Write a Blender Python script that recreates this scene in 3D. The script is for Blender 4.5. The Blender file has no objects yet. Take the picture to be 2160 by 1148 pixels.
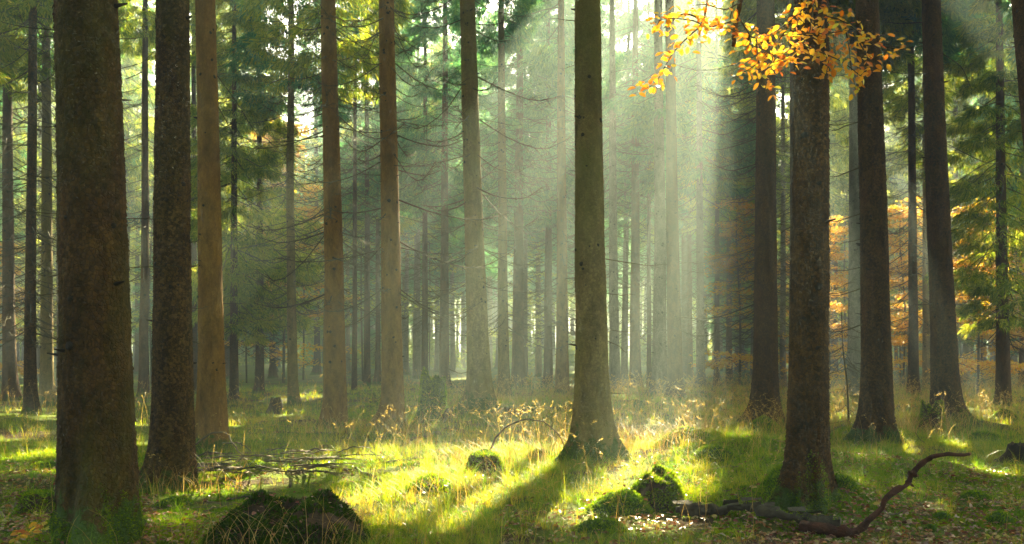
import bpy, math, random
import numpy as np
from mathutils import Vector, Matrix

# ------------------------------------------------------------------ camera, sky, sun, exposure
SC = bpy.context.scene
COL = SC.collection
HOR, F, CZ = 745.0, 2000.0, 1.6          # horizon row and focal length in photo pixels, eye height in metres
cam_d = bpy.data.cameras.new('camera'); cam = bpy.data.objects.new('camera', cam_d); COL.objects.link(cam)
cam.location = (0, 0, CZ); cam.rotation_euler = (math.radians(90), 0, 0)
cam_d.sensor_width = 36; cam_d.lens = 36 * F / 2160; cam_d.shift_y = (HOR - 574) / 2160
cam_d.clip_start = 0.05; cam_d.clip_end = 1500
SC.camera = cam
SUN = Vector((0.24, 1.0, 0.6225)).normalized()          # towards the sun
ELEV = math.asin(SUN.z); AZ = math.atan2(SUN.x, SUN.y)
W = bpy.data.worlds.new('World'); SC.world = W; W.use_nodes = True
nt = W.node_tree
sky = nt.nodes.new('ShaderNodeTexSky'); sky.sky_type = 'NISHITA'; sky.sun_disc = False
sky.sun_elevation = ELEV; sky.sun_rotation = AZ; sky.air_density = 0.7; sky.dust_density = 6.0; sky.ozone_density = 0.0
bg = nt.nodes['Background']; bg.inputs['Strength'].default_value = 0.055
nt.links.new(sky.outputs[0], bg.inputs['Color'])
sl = bpy.data.lights.new('sun', 'SUN'); sl.energy = 5.0; sl.angle = math.radians(0.5); sl.color = (1.0, 0.86, 0.52)
so = bpy.data.objects.new('sun', sl); COL.objects.link(so); so.rotation_euler = SUN.to_track_quat('Z', 'Y').to_euler()
so.location = (10, 40, 60)
SC.view_settings.view_transform = 'Standard'; SC.view_settings.look = 'None'
SC.view_settings.gamma = 1.0; SC.view_settings.exposure = 3.5
cy = SC.cycles
cy.max_bounces = 6; cy.diffuse_bounces = 4; cy.glossy_bounces = 2; cy.transmission_bounces = 4
cy.transparent_max_bounces = 4; cy.volume_bounces = 0
cy.sample_clamp_indirect = 4.0; cy.sample_clamp_direct = 0; cy.use_denoising = True
cy.caustics_reflective = False; cy.caustics_refractive = False
HAZE_DENSITY = 0.0045

RS = np.random.RandomState(7)
random.seed(7)

# ------------------------------------------------------------------ small helpers
def hash2(ix, iy, s):
    h = (ix.astype(np.int64) * 374761393 + iy.astype(np.int64) * 668265263 + s * 982451653) & 0x7fffffff
    h = ((h ^ (h >> 13)) * 1274126177) & 0x7fffffff
    return ((h ^ (h >> 16)) & 0xffff) / 65535.0
def vnoise(x, y, s=0):
    ix = np.floor(x); iy = np.floor(y); fx = x - ix; fy = y - iy
    fx = fx * fx * (3 - 2 * fx); fy = fy * fy * (3 - 2 * fy)
    a = hash2(ix, iy, s); b = hash2(ix + 1, iy, s); c = hash2(ix, iy + 1, s); d = hash2(ix + 1, iy + 1, s)
    return a + (b - a) * fx + (c - a) * fy + (a - b - c + d) * fx * fy
def fbm(x, y, s=0, o=4):
    r = 0; amp = 0.5
    for k in range(o):
        r = r + amp * (vnoise(x, y, s + k * 17) - 0.5); x = x * 2.03 + 5.3; y = y * 2.03 + 1.7; amp *= 0.5
    return r
def X(px, Y): return (px - 1080) / F * Y
def Z(py, Y): return CZ + (HOR - py) / F * Y
def PX(x, y): return 1080 + F * x / y

BUMPS = []   # x, y, sx, sy, height
def bump(px, Y, wpx, sy, h): BUMPS.append((X(px, Y), Y, wpx / F * Y, sy, h))
bump(1560, 13.5, 170, 2.2, 0.42); bump(1740, 9.6, 150, 1.3, 0.22); bump(1690, 9.3, 60, 0.5, 0.12); bump(1050, 23, 120, 2.2, 0.30); bump(1820, 17, 110, 1.6, 0.25)
bump(60, 11, 120, 1.6, 0.18); bump(200, 7.8, 110, 0.7, 0.12); bump(1250, 13.6, 90, 1.0, 0.16); bump(450, 16, 60, 0.9, 0.15)
bump(2000, 21, 120, 1.5, 0.22); bump(905, 9.9, 60, 0.5, 0.16); bump(1330, 24, 260, 5, 0.25); bump(2090, 9, 110, 0.8, 0.12)
bump(60, 20, 90, 2, 0.2); bump(1900, 12.5, 160, 1.2, 0.14)
def ground(x, y):
    x = np.asarray(x, float); y = np.asarray(y, float)
    far = np.clip((np.hypot(x, y) - 60) / 150, 0, 1)
    z = 0.55 * fbm(x / 9.0, y / 9.0, 3, 3) * (1 + far * 3) + 0.16 * fbm(x / 1.7, y / 1.7, 11, 3) + 0.055 * fbm(x / 0.38, y / 0.38, 23, 3)
    for bx, by, sx, sy, h in BUMPS:
        z = z + h * np.exp(-((x - bx) / sx) ** 2 - ((y - by) / sy) ** 2)
    return z
def solve_y(px, py):
    """distance at which the floor is met along one line of sight"""
    Ys = np.linspace(5.5, 60, 2200); g = ground(X(px, Ys), Ys) >= CZ - (py - HOR) / F * Ys
    return float(Ys[np.argmax(g)]) if g.any() else CZ * F / (py - HOR)
def gz(x, y): return float(ground(np.array([x]), np.array([y]))[0])

def tag(o, label=None, cat=None, group=None, kind=None):
    if label: o['label'] = label
    if cat: o['category'] = cat
    if group: o['group'] = group
    if kind: o['kind'] = kind
    return o
def mesh(name, V, Fc, mats, mi=None, vary=None, smooth=True):
    """V (n,3); Fc a list of arrays of faces (each array one face size)."""
    me = bpy.data.meshes.new(name)
    V = np.asarray(V, np.float32); Fc = [np.asarray(f, np.int32) for f in Fc if len(f)]
    me.vertices.add(len(V)); me.vertices.foreach_set('co', V.ravel())
    loops = np.concatenate([f.ravel() for f in Fc]); tot = np.concatenate([np.full(len(f), f.shape[1], np.int32) for f in Fc])
    start = np.concatenate([[0], np.cumsum(tot)[:-1]]).astype(np.int32)
    me.loops.add(len(loops)); me.loops.foreach_set('vertex_index', loops)
    me.polygons.add(len(tot)); me.polygons.foreach_set('loop_start', start); me.polygons.foreach_set('loop_total', tot)
    for m in mats: me.materials.append(m)
    if mi is not None: me.polygons.foreach_set('material_index', np.asarray(mi, np.int32))
    me.polygons.foreach_set('use_smooth', np.full(len(tot), smooth))
    if vary is not None:
        a = me.attributes.new('vary', 'FLOAT', 'POINT'); a.data.foreach_set('value', np.asarray(vary, np.float32))
    me.update(calc_edges=True)
    return me
def link(name, me, parent=None, loc=None):
    o = bpy.data.objects.new(name, me); COL.objects.link(o)
    if parent is not None: o.parent = parent
    if loc is not None: o.location = loc
    return o
def empty(name, loc, rz=0, s=1.0):
    o = bpy.data.objects.new(name, None); COL.objects.link(o); o.location = loc; o.rotation_euler = (0, 0, rz); o.scale = (s, s, s)
    o.empty_display_size = 0.3
    return o

class MB:
    """collects shapes into one mesh"""
    def __init__(s): s.V = []; s.Q = []; s.T = []; s.n = 0; s.vary = []; s.qm = []; s.tm = []
    def add(s, V, Q=None, T=None, m=0, vary=0.5):
        V = np.asarray(V, float).reshape(-1, 3)
        if Q is not None and len(Q): Q = np.asarray(Q) + s.n; s.Q.append(Q); s.qm.append(np.full(len(Q), m))
        if T is not None and len(T): T = np.asarray(T) + s.n; s.T.append(T); s.tm.append(np.full(len(T), m))
        s.V.append(V); s.vary.append(np.broadcast_to(vary, (len(V),))); s.n += len(V)
    def tube(s, P, R, n=6, m=0, vary=0.5, rough=0.0, cap=True):
        P = np.asarray(P, float); R = np.broadcast_to(np.asarray(R, float), (len(P),)); k = len(P)
        T = np.gradient(P, axis=0); T /= np.linalg.norm(T, axis=1)[:, None] + 1e-9
        ref = np.array([0.0, 0, 1]) if abs(T[0][2]) < 0.85 else np.array([1.0, 0, 0])
        A = np.cross(T, ref); A /= np.linalg.norm(A, axis=1)[:, None] + 1e-9; B = np.cross(T, A)
        th = np.linspace(0, 2 * np.pi, n, endpoint=False)
        rr = R[:, None] * (1 + rough * (RS.rand(k, n) - 0.5))
        V = P[:, None] + (A[:, None] * np.cos(th)[None, :, None] + B[:, None] * np.sin(th)[None, :, None]) * rr[..., None]
        i = np.arange(k - 1)[:, None] * n; j = np.arange(n)[None]; j2 = (j + 1) % n
        Q = np.stack([i + j, i + j2, i + n + j2, i + n + j], -1).reshape(-1, 4)
        V = V.reshape(-1, 3); Tt = None
        if cap:
            V = np.vstack([V, P[:1], P[-1:]]); jj = np.arange(n); a = k * n
            Tt = np.vstack([np.stack([np.full(n, a), (jj + 1) % n, jj], -1), np.stack([np.full(n, a + 1), (k - 1) * n + jj, (k - 1) * n + (jj + 1) % n], -1)])
        s.add(V, Q, Tt, m, vary)
    def me(s, name, mats, smooth=True):
        fc = []; mi = []
        if s.Q: fc.append(np.vstack(s.Q)); mi.append(np.concatenate(s.qm))
        if s.T: fc.append(np.vstack(s.T)); mi.append(np.concatenate(s.tm))
        return mesh(name, np.vstack(s.V), fc, mats, np.concatenate(mi), np.concatenate(s.vary), smooth)

def curve(pts, n=12):
    """smooth resampling of a polyline (Catmull-Rom)"""
    p = np.asarray(pts, float); p = np.vstack([2 * p[0] - p[1], p, 2 * p[-1] - p[-2]]); out = []
    k = len(p) - 3
    for t in np.linspace(0, k - 1e-6, n):
        i = int(t); u = t - i; a, b, c, d = p[i:i + 4]
        out.append(0.5 * (2 * b + (c - a) * u + (2 * a - 5 * b + 4 * c - d) * u * u + (3 * b - a - 3 * c + d) * u ** 3))
    return np.array(out)

# ------------------------------------------------------------------ materials
class NT:
    def __init__(s, name):
        s.m = bpy.data.materials.new(name); s.m.use_nodes = True; s.t = s.m.node_tree
        s.b = s.t.nodes['Principled BSDF']; s.out = s.t.nodes['Material Output']
        s.b.inputs['Roughness'].default_value = 0.85
        s.b.inputs['Specular IOR Level'].default_value = 0.25
    def n(s, typ, **kw):
        x = s.t.nodes.new(typ)
        for k, v in kw.items():
            if k[0] == 'i' and k[1:].isdigit(): s.set(x.inputs[int(k[1:])], v)
            else: setattr(x, k, v)
        return x
    def set(s, inp, v):
        if isinstance(v, bpy.types.NodeSocket): s.t.links.new(v, inp)
        else: inp.default_value = v
    def coord(s, sc=(1, 1, 1)):
        c = s.n('ShaderNodeTexCoord'); mp = s.n('ShaderNodeMapping'); mp.inputs['Scale'].default_value = sc
        s.t.links.new(c.outputs['Object'], mp.inputs[0]); return mp.outputs[0]
    def noise(s, co, scale, detail=4, rough=0.55, dist=0.0):
        x = s.n('ShaderNodeTexNoise'); s.set(x.inputs['Vector'], co); x.inputs['Scale'].default_value = scale
        x.inputs['Detail'].default_value = detail; x.inputs['Roughness'].default_value = rough; x.inputs['Distortion'].default_value = dist
        return x.outputs[0]
    def vor(s, co, scale, feat='F1', rnd=1.0):
        x = s.n('ShaderNodeTexVoronoi', feature=feat); s.set(x.inputs['Vector'], co); x.inputs['Scale'].default_value = scale
        x.inputs['Randomness'].default_value = rnd; return x
    def ramp(s, f, stops, interp='LINEAR'):
        x = s.n('ShaderNodeValToRGB'); s.set(x.inputs[0], f); cr = x.color_ramp; cr.interpolation = interp
        while len(cr.elements) < len(stops): cr.elements.new(0.5)
        for e, (p, c) in zip(cr.elements, stops):
            e.position = p; e.color = (c, c, c, 1) if not hasattr(c, '__len__') else (*c, 1)
        return x.outputs[0]
    def mix(s, f, a, b, blend='MIX'):
        x = s.n('ShaderNodeMix', data_type='RGBA', blend_type=blend)
        for inp, v in ((x.inputs[0], f), (x.inputs[6], a), (x.inputs[7], b)):
            if isinstance(v, tuple): v = (*v, 1) if len(v) == 3 else v
            s.set(inp, v)
        return x.outputs[2]
    def math(s, op, a, b=0.5, clamp=False):
        x = s.n('ShaderNodeMath', operation=op, use_clamp=clamp); s.set(x.inputs[0], a); s.set(x.inputs[1], b); return x.outputs[0]
    def bump(s, h, strength, dist, prev=None):
        x = s.n('ShaderNodeBump'); x.inputs['Strength'].default_value = strength; x.inputs['Distance'].default_value = dist
        s.set(x.inputs['Height'], h)
        if prev is not None: s.set(x.inputs['Normal'], prev)
        return x.outputs[0]
    def attr(s, name='vary'):
        return s.n('ShaderNodeAttribute', attribute_name=name).outputs['Fac']
    def z(s):
        c = s.n('ShaderNodeTexCoord'); x = s.n('ShaderNodeSeparateXYZ'); s.t.links.new(c.outputs['Object'], x.inputs[0]); return x.outputs[2]

def bark(name, dark, light, red, green, g_amt, scales=0.6, moss_h=0.5, plate=26):
    s = NT(name); co = s.coord((1, 1, 0.55)); co1 = s.coord((1, 1, 1))
    base = s.mix(s.ramp(s.noise(co, 9, 6, 0.72, 0.6), [(0.34, 0.0), (0.66, 1.0)]), dark, light)
    base = s.mix(s.ramp(s.noise(s.coord((1, 1, 0.3)), 2.6, 4), [(0.5, 0.0), (0.7, 0.75)]), base, red)
    v = s.vor(co1 if plate < 60 else co, plate); ed = s.vor(co1 if plate < 60 else co, plate, 'DISTANCE_TO_EDGE')
    crack = s.ramp(ed.outputs['Distance'], [(0.0, 0.0), (0.13, 1.0)])
    base = s.mix(s.math('MULTIPLY', s.math('SUBTRACT', 1.0, crack), scales), base, tuple(c * 0.35 for c in dark))
    base = s.mix(s.math('MULTIPLY', s.ramp(v.outputs['Color'], [(0.45, 0.0), (0.8, 1.0)]), 0.6 * scales), base, tuple(min(1, c * 1.5) for c in light))
    base = s.mix(0.85, base, s.ramp(s.noise(s.coord((1, 1, 0.45)), 3.4, 5, 0.62, 0.5), [(0.3, 0.45), (0.7, 1.35)]), 'MULTIPLY')
    gm = s.ramp(s.noise(s.coord((1, 1, 0.35)), 1.7, 5, 0.6), [(0.62 - 0.35 * g_amt, 0.0), (0.85 - 0.3 * g_amt, 1.0)])
    base = s.mix(s.math('MULTIPLY', gm, min(1.0, 0.5 + 0.5 * g_amt)), base, green)
    sp = s.ramp(s.noise(co1, 34, 3, 0.7), [(0.66, 0.0), (0.72, 1.0)])
    base = s.mix(s.math('MULTIPLY', sp, 0.35), base, (0.20, 0.20, 0.09))
    mm = s.math('ADD', s.math('DIVIDE', s.z(), -moss_h), s.math('MULTIPLY', s.noise(co1, 6.5, 6, 0.7), 1.9))
    mm = s.ramp(mm, [(0.56, 0.0), (0.74, 0.9)])
    base = s.mix(mm, base, s.mix(s.noise(co1, 22, 3), (0.035, 0.075, 0.008), (0.10, 0.17, 0.02)))
    s.set(s.b.inputs['Base Color'], base)
    h = s.math('ADD', s.math('MULTIPLY', crack, 0.6 * scales), s.math('MULTIPLY', s.noise(co, 30, 6, 0.7), 0.8))
    b1 = s.bump(h, 1.0, 0.03); b2 = s.bump(s.noise(s.coord((1, 1, 0.22)), 5, 4), 0.8, 0.09, b1)
    s.set(s.b.inputs['Normal'], b2); s.b.inputs['Roughness'].default_value = 0.9
    return s.m
def leafy(name, cols, trans, tfac=0.5, rough=0.6, spec=0.3, wpos=0.0):
    """thin leaf: diffuse + translucent, colour by the per-leaf random number"""
    s = NT(name)
    c = s.ramp(s.attr(), [(i / (len(cols) - 1), k) for i, k in enumerate(cols)])
    t = s.ramp(s.attr(), [(i / (len(trans) - 1), k) for i, k in enumerate(trans)])
    if wpos:
        nz = s.noise(s.coord(), wpos, 3); c = s.mix(0.6, c, s.mix(nz, (0.55, 0.6, 0.45), (1.35, 1.3, 1.1)), 'MULTIPLY')
    s.set(s.b.inputs['Base Color'], c); s.b.inputs['Roughness'].default_value = rough; s.b.inputs['Specular IOR Level'].default_value = spec
    tr = s.n('ShaderNodeBsdfTranslucent'); s.set(tr.inputs['Color'], t)
    mx = s.n('ShaderNodeMixShader'); mx.inputs[0].default_value = tfac
    s.t.links.new(s.b.outputs[0], mx.inputs[1]); s.t.links.new(tr.outputs[0], mx.inputs[2]); s.t.links.new(mx.outputs[0], s.out.inputs['Surface'])
    return s.m
def plain(name, a, b, scale=12, bumpd=0.01, stretch=(1, 1, 1)):
    s = NT(name); co = s.coord(stretch); n1 = s.noise(co, scale, 5, 0.65)
    s.set(s.b.inputs['Base Color'], s.mix(s.ramp(n1, [(0.3, 0.0), (0.7, 1.0)]), a, b))
    s.set(s.b.inputs['Normal'], s.bump(s.noise(co, scale * 2.5, 5, 0.7), 0.8, bumpd)); return s.m

M = {}
M['bark_mossy'] = bark('bark_mossy', (0.048, 0.024, 0.005), (0.160, 0.078, 0.016), (0.17, 0.060, 0.012), (0.070, 0.070, 0.006), 0.6, 0.6, 0.75, 30)
M['bark_scaly'] = bark('bark_scaly', (0.052, 0.028, 0.006), (0.20, 0.108, 0.025), (0.19, 0.072, 0.016), (0.085, 0.075, 0.010), 0.45, 1.0, 0.55, 34)
M['bark_tan'] = bark('bark_tan', (0.20, 0.105, 0.022), (0.38, 0.205, 0.042), (0.30, 0.135, 0.028), (0.13, 0.10, 0.02), 0.2, 0.25, 0.55, 60)
M['bark_olive'] = bark('bark_olive', (0.18, 0.125, 0.040), (0.34, 0.24, 0.080), (0.28, 0.14, 0.048), (0.20, 0.18, 0.034), 0.6, 0.45, 0.9, 30)
M['bark_dark'] = bark('bark_dark', (0.040, 0.020, 0.004), (0.150, 0.074, 0.014), (0.16, 0.056, 0.009), (0.058, 0.050, 0.005), 0.25, 0.8, 0.5, 38)
M['bark_grey'] = bark('bark_grey', (0.12, 0.105, 0.075), (0.26, 0.23, 0.17), (0.2, 0.15, 0.10), (0.14, 0.15, 0.07), 0.3, 0.6, 0.5, 42)
M['bark_far'] = bark('bark_far', (0.085, 0.044, 0.013), (0.19, 0.100, 0.028), (0.18, 0.070, 0.018), (0.09, 0.08, 0.02), 0.4, 0.4, 0.6, 30)
M['knot'] = plain('knot', (0.018, 0.012, 0.007), (0.05, 0.034, 0.018), 30)
M['twig'] = plain('twig', (0.050, 0.038, 0.018), (0.15, 0.13, 0.065), 10)
M['twig_pale'] = plain('twig_pale', (0.085, 0.060, 0.035), (0.20, 0.15, 0.09), 10)
M['red_wood'] = plain('red_wood', (0.022, 0.007, 0.004), (0.11, 0.035, 0.014), 14, 0.03, (1, 1, 1))
M['cut_wood'] = plain('cut_wood', (0.24, 0.13, 0.05), (0.38, 0.22, 0.09), 20)
M['log_bark'] = plain('log_bark', (0.03, 0.022, 0.014), (0.12, 0.10, 0.06), 9, 0.02)
M['rot_wood'] = plain('rot_wood', (0.022, 0.014, 0.008), (0.10, 0.058, 0.026), 9, 0.02)
M['needles'] = leafy('needles', [(0.022, 0.060, 0.010), (0.055, 0.11, 0.014), (0.11, 0.16, 0.018)], [(0.14, 0.30, 0.015), (0.50, 0.62, 0.03), (0.88, 0.80, 0.06)], 0.55)
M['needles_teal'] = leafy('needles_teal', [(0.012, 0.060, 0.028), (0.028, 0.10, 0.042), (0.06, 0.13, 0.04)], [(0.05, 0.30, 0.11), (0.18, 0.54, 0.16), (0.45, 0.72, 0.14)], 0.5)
M['beech'] = leafy('beech_leaf', [(0.42, 0.10, 0.012), (0.62, 0.22, 0.015), (0.70, 0.38, 0.03), (0.55, 0.45, 0.04)], [(0.75, 0.20, 0.01), (0.95, 0.42, 0.015), (1.0, 0.62, 0.03), (0.8, 0.75, 0.06)], 0.5, 0.45)
M['beech_far'] = leafy('beech_far', [(0.50, 0.20, 0.010), (0.62, 0.32, 0.012), (0.60, 0.42, 0.02)], [(0.90, 0.42, 0.010), (1.0, 0.62, 0.02), (0.95, 0.75, 0.03)], 0.5)
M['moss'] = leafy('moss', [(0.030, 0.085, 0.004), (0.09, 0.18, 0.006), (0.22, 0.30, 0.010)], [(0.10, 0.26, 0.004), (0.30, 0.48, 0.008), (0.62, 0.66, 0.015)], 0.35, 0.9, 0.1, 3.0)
M['moss_skin'] = plain('moss_skin', (0.020, 0.045, 0.004), (0.07, 0.13, 0.010), 14, 0.03)
M['grass'] = leafy('grass', [(0.050, 0.125, 0.006), (0.13, 0.20, 0.008), (0.27, 0.24, 0.015), (0.38, 0.26, 0.04)], [(0.20, 0.44, 0.006), (0.46, 0.60, 0.010), (0.74, 0.62, 0.025), (0.80, 0.54, 0.07)], 0.5, 0.5, 0.35, 0.5)
M['dry'] = leafy('dry_grass', [(0.24, 0.135, 0.03), (0.38, 0.235, 0.06), (0.46, 0.33, 0.11)], [(0.55, 0.30, 0.05), (0.76, 0.48, 0.09), (0.80, 0.58, 0.16)], 0.45, 0.5)
M['litter'] = leafy('fallen_leaf', [(0.09, 0.030, 0.014), (0.24, 0.055, 0.018), (0.16, 0.085, 0.045), (0.42, 0.16, 0.025), (0.36, 0.27, 0.18), (0.45, 0.33, 0.06)], [(0.1, 0.03, 0.01), (0.3, 0.06, 0.01), (0.2, 0.1, 0.04), (0.5, 0.2, 0.02), (0.4, 0.3, 0.18), (0.6, 0.42, 0.05)], 0.25, 0.4, 0.5)

# ground: moss, needle litter and soil
s = NT('forest_floor'); co = s.coord()
litter = s.mix(s.noise(co, 14, 6, 0.7), (0.030, 0.018, 0.009), (0.12, 0.072, 0.036))
litter = s.mix(s.ramp(s.noise(co, 60, 3, 0.7), [(0.55, 0.0), (0.62, 0.7)]), litter, (0.20, 0.13, 0.07))
mossc = s.mix(s.noise(co, 9, 5, 0.65), (0.045, 0.100, 0.005), (0.17, 0.23, 0.012))
mossc = s.mix(s.ramp(s.noise(co, 0.9, 3), [(0.45, 0.0), (0.65, 0.8)]), mossc, (0.13, 0.15, 0.02))
mk = s.ramp(s.noise(co, 0.75, 6, 0.62, 0.3), [(0.40, 0.0), (0.52, 1.0)])
s.set(s.b.inputs['Base Color'], s.mix(mk, litter, mossc))
b1 = s.bump(s.noise(co, 38, 5, 0.75), 0.9, 0.03); s.set(s.b.inputs['Normal'], s.bump(s.noise(co, 6, 5, 0.65), 0.7, 0.08, b1))
s.b.inputs['Roughness'].default_value = 0.95; s.b.inputs['Specular IOR Level'].default_value = 0.1
M['floor'] = s.m

# ------------------------------------------------------------------ setting: the forest floor
def axis(lo, hi, fine, c0, c1, grow=1.09, cap=12):
    a = list(np.arange(c0, c1, fine)); d = fine
    while a[-1] < hi: d = min(cap, d * grow); a.append(a[-1] + d)
    d = fine
    while a[0] > lo: d = min(cap, d * grow); a.insert(0, a[0] - d)
    return np.array(a)
xs = axis(-240, 240, 0.055, -7.5, 7.5, 1.03); ys = axis(-60, 300, 0.05, 6.3, 15.5, 1.02)
gx, gy = np.meshgrid(xs, ys); g = np.stack([gx, gy, ground(gx, gy)], -1).reshape(-1, 3)
nx, ny = len(xs), len(ys); i = np.arange(ny - 1)[:, None] * nx + np.arange(nx - 1)[None]
o = link('ground', mesh('ground', g, [np.stack([i, i + 1, i + nx + 1, i + nx], -1).reshape(-1, 4)], [M['floor']]))
tag(o, 'mossy forest floor strewn with needles and fallen leaves', 'ground', None, 'structure')

# ------------------------------------------------------------------ sunlit gaps in the canopy (lines that point at the sun)
S = np.array(SUN)
GAPS = []     # point, radius
def gap(px, py, r, Y=None):
    Y = Y or CZ * F / (py - HOR); GAPS.append((np.array([X(px, Y), Y, Z(py, Y)]), r))
for a in [(560, 1003, 1.3), (470, 1010, .7), (450, 900, .5), (250, 900, .5), (330, 930, .4), (20, 930, .4), (60, 1030, .35), (1660, 960, .3), (1850, 1010, .25), (1930, 1060, .22), (2040, 950, .35), (2110, 1020, .3), (1990, 1100, .18), (2100, 890, .5), (380, 1060, .25), (340, 1120, .2), (760, 1080, .4), (850, 1110, .35), (640, 985, .8), (600, 1022, .6), (700, 990, .7), (790, 1002, .6), (515, 975, .5), (860, 960, .6), (1130, 960, .5), (1480, 960, .5), (1350, 1050, .5), (720, 960, .45), (800, 955, .40), (700, 1010, .45), (880, 985, .4), (600, 870, .5),
          (960, 1060, .45), (1060, 960, .75), (1100, 1010, .45), (980, 1120, .40), (1180, 1060, .45), (1080, 1110, .4), (1240, 1110, .42), (1330, 1090, .42), (1420, 1030, .38),
          (1330, 960, .8), (1380, 1000, .5), (1440, 930, .7), (1290, 1000, .6), (1000, 1010, .6), (1180, 1090, .5), (1350, 900, .45), (1380, 860, .4),
          (1300, 850, .85), (1400, 842, .5), (1440, 836, .5),
          (640, 845, .6), (560, 800, .8),
          (100, 850, .6), (30, 1000, .35), (90, 960, .4), (100, 905, .5), (40, 880, .6), (1960, 905, .35), (1890, 985, .3), (2120, 900, .35),
          (2060, 870, .5), (1440, 1120, .2), (1800, 1060, .2), (1740, 885, .5), (1900, 960, .3), (2000, 1000, .2), (1560, 1000, .25), (1450, 1060, .35), (1500, 930, .4), (1160, 1000, .5), (1230, 1040, .5), (900, 1040, .4), (860, 1010, .4), (1030, 1060, .5), (780, 1030, .4), (1400, 980, .5), (1290, 1040, .4), (2060, 1010, .18)]:
    gap(*a)
gap(1400, 130, .26, 5.45); gap(1480, 40, .26, 5.5); gap(914, 850, .6, 21.5); gap(1388, 1015, .45, 9.2); gap(1640, 100, .25, 5.5); gap(1710, 70, .2, 5.5); gap(1785, 110, .22, 5.5); gap(2060, 600, 1.2, 34); gap(2060, 430, 1.0, 34); gap(1905, 420, 1.2, 40); gap(1905, 650, 1.0, 40); gap(1752, 450, 1.0, 36); gap(1752, 650, .8, 36); gap(1560, 420, .7, 42); gap(2150, 130, .5, 18); gap(1960, 500, .5, 30); gap(1400, 600, 1.0, 55); gap(700, 500, 1.0, 60); gap(310, 640, .5, 28)
gap(1700, 400, 1.0, 55); gap(2080, 300, .9, 45); gap(560, 350, 1.2, 40); gap(640, 200, 1.2, 50); gap(760, 150, 1.2, 55); gap(850, 250, 1.0, 60); gap(60, 300, 1.0, 50); gap(480, 250, .7, 38)
GP = np.array([p for p, r in GAPS]); GR = np.array([r for p, r in GAPS])
def in_gap(C, extra=0.0):
    """which of the points C lie in a gap on the sun's side of the lit spot"""
    hit = np.zeros(len(C), bool)
    for p, r in zip(GP, GR):
        d = C - p; t = d @ S; q = np.linalg.norm(d - t[:, None] * S, axis=1)
        hit |= (t > 4) & (q < r + extra)
    return hit

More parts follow.
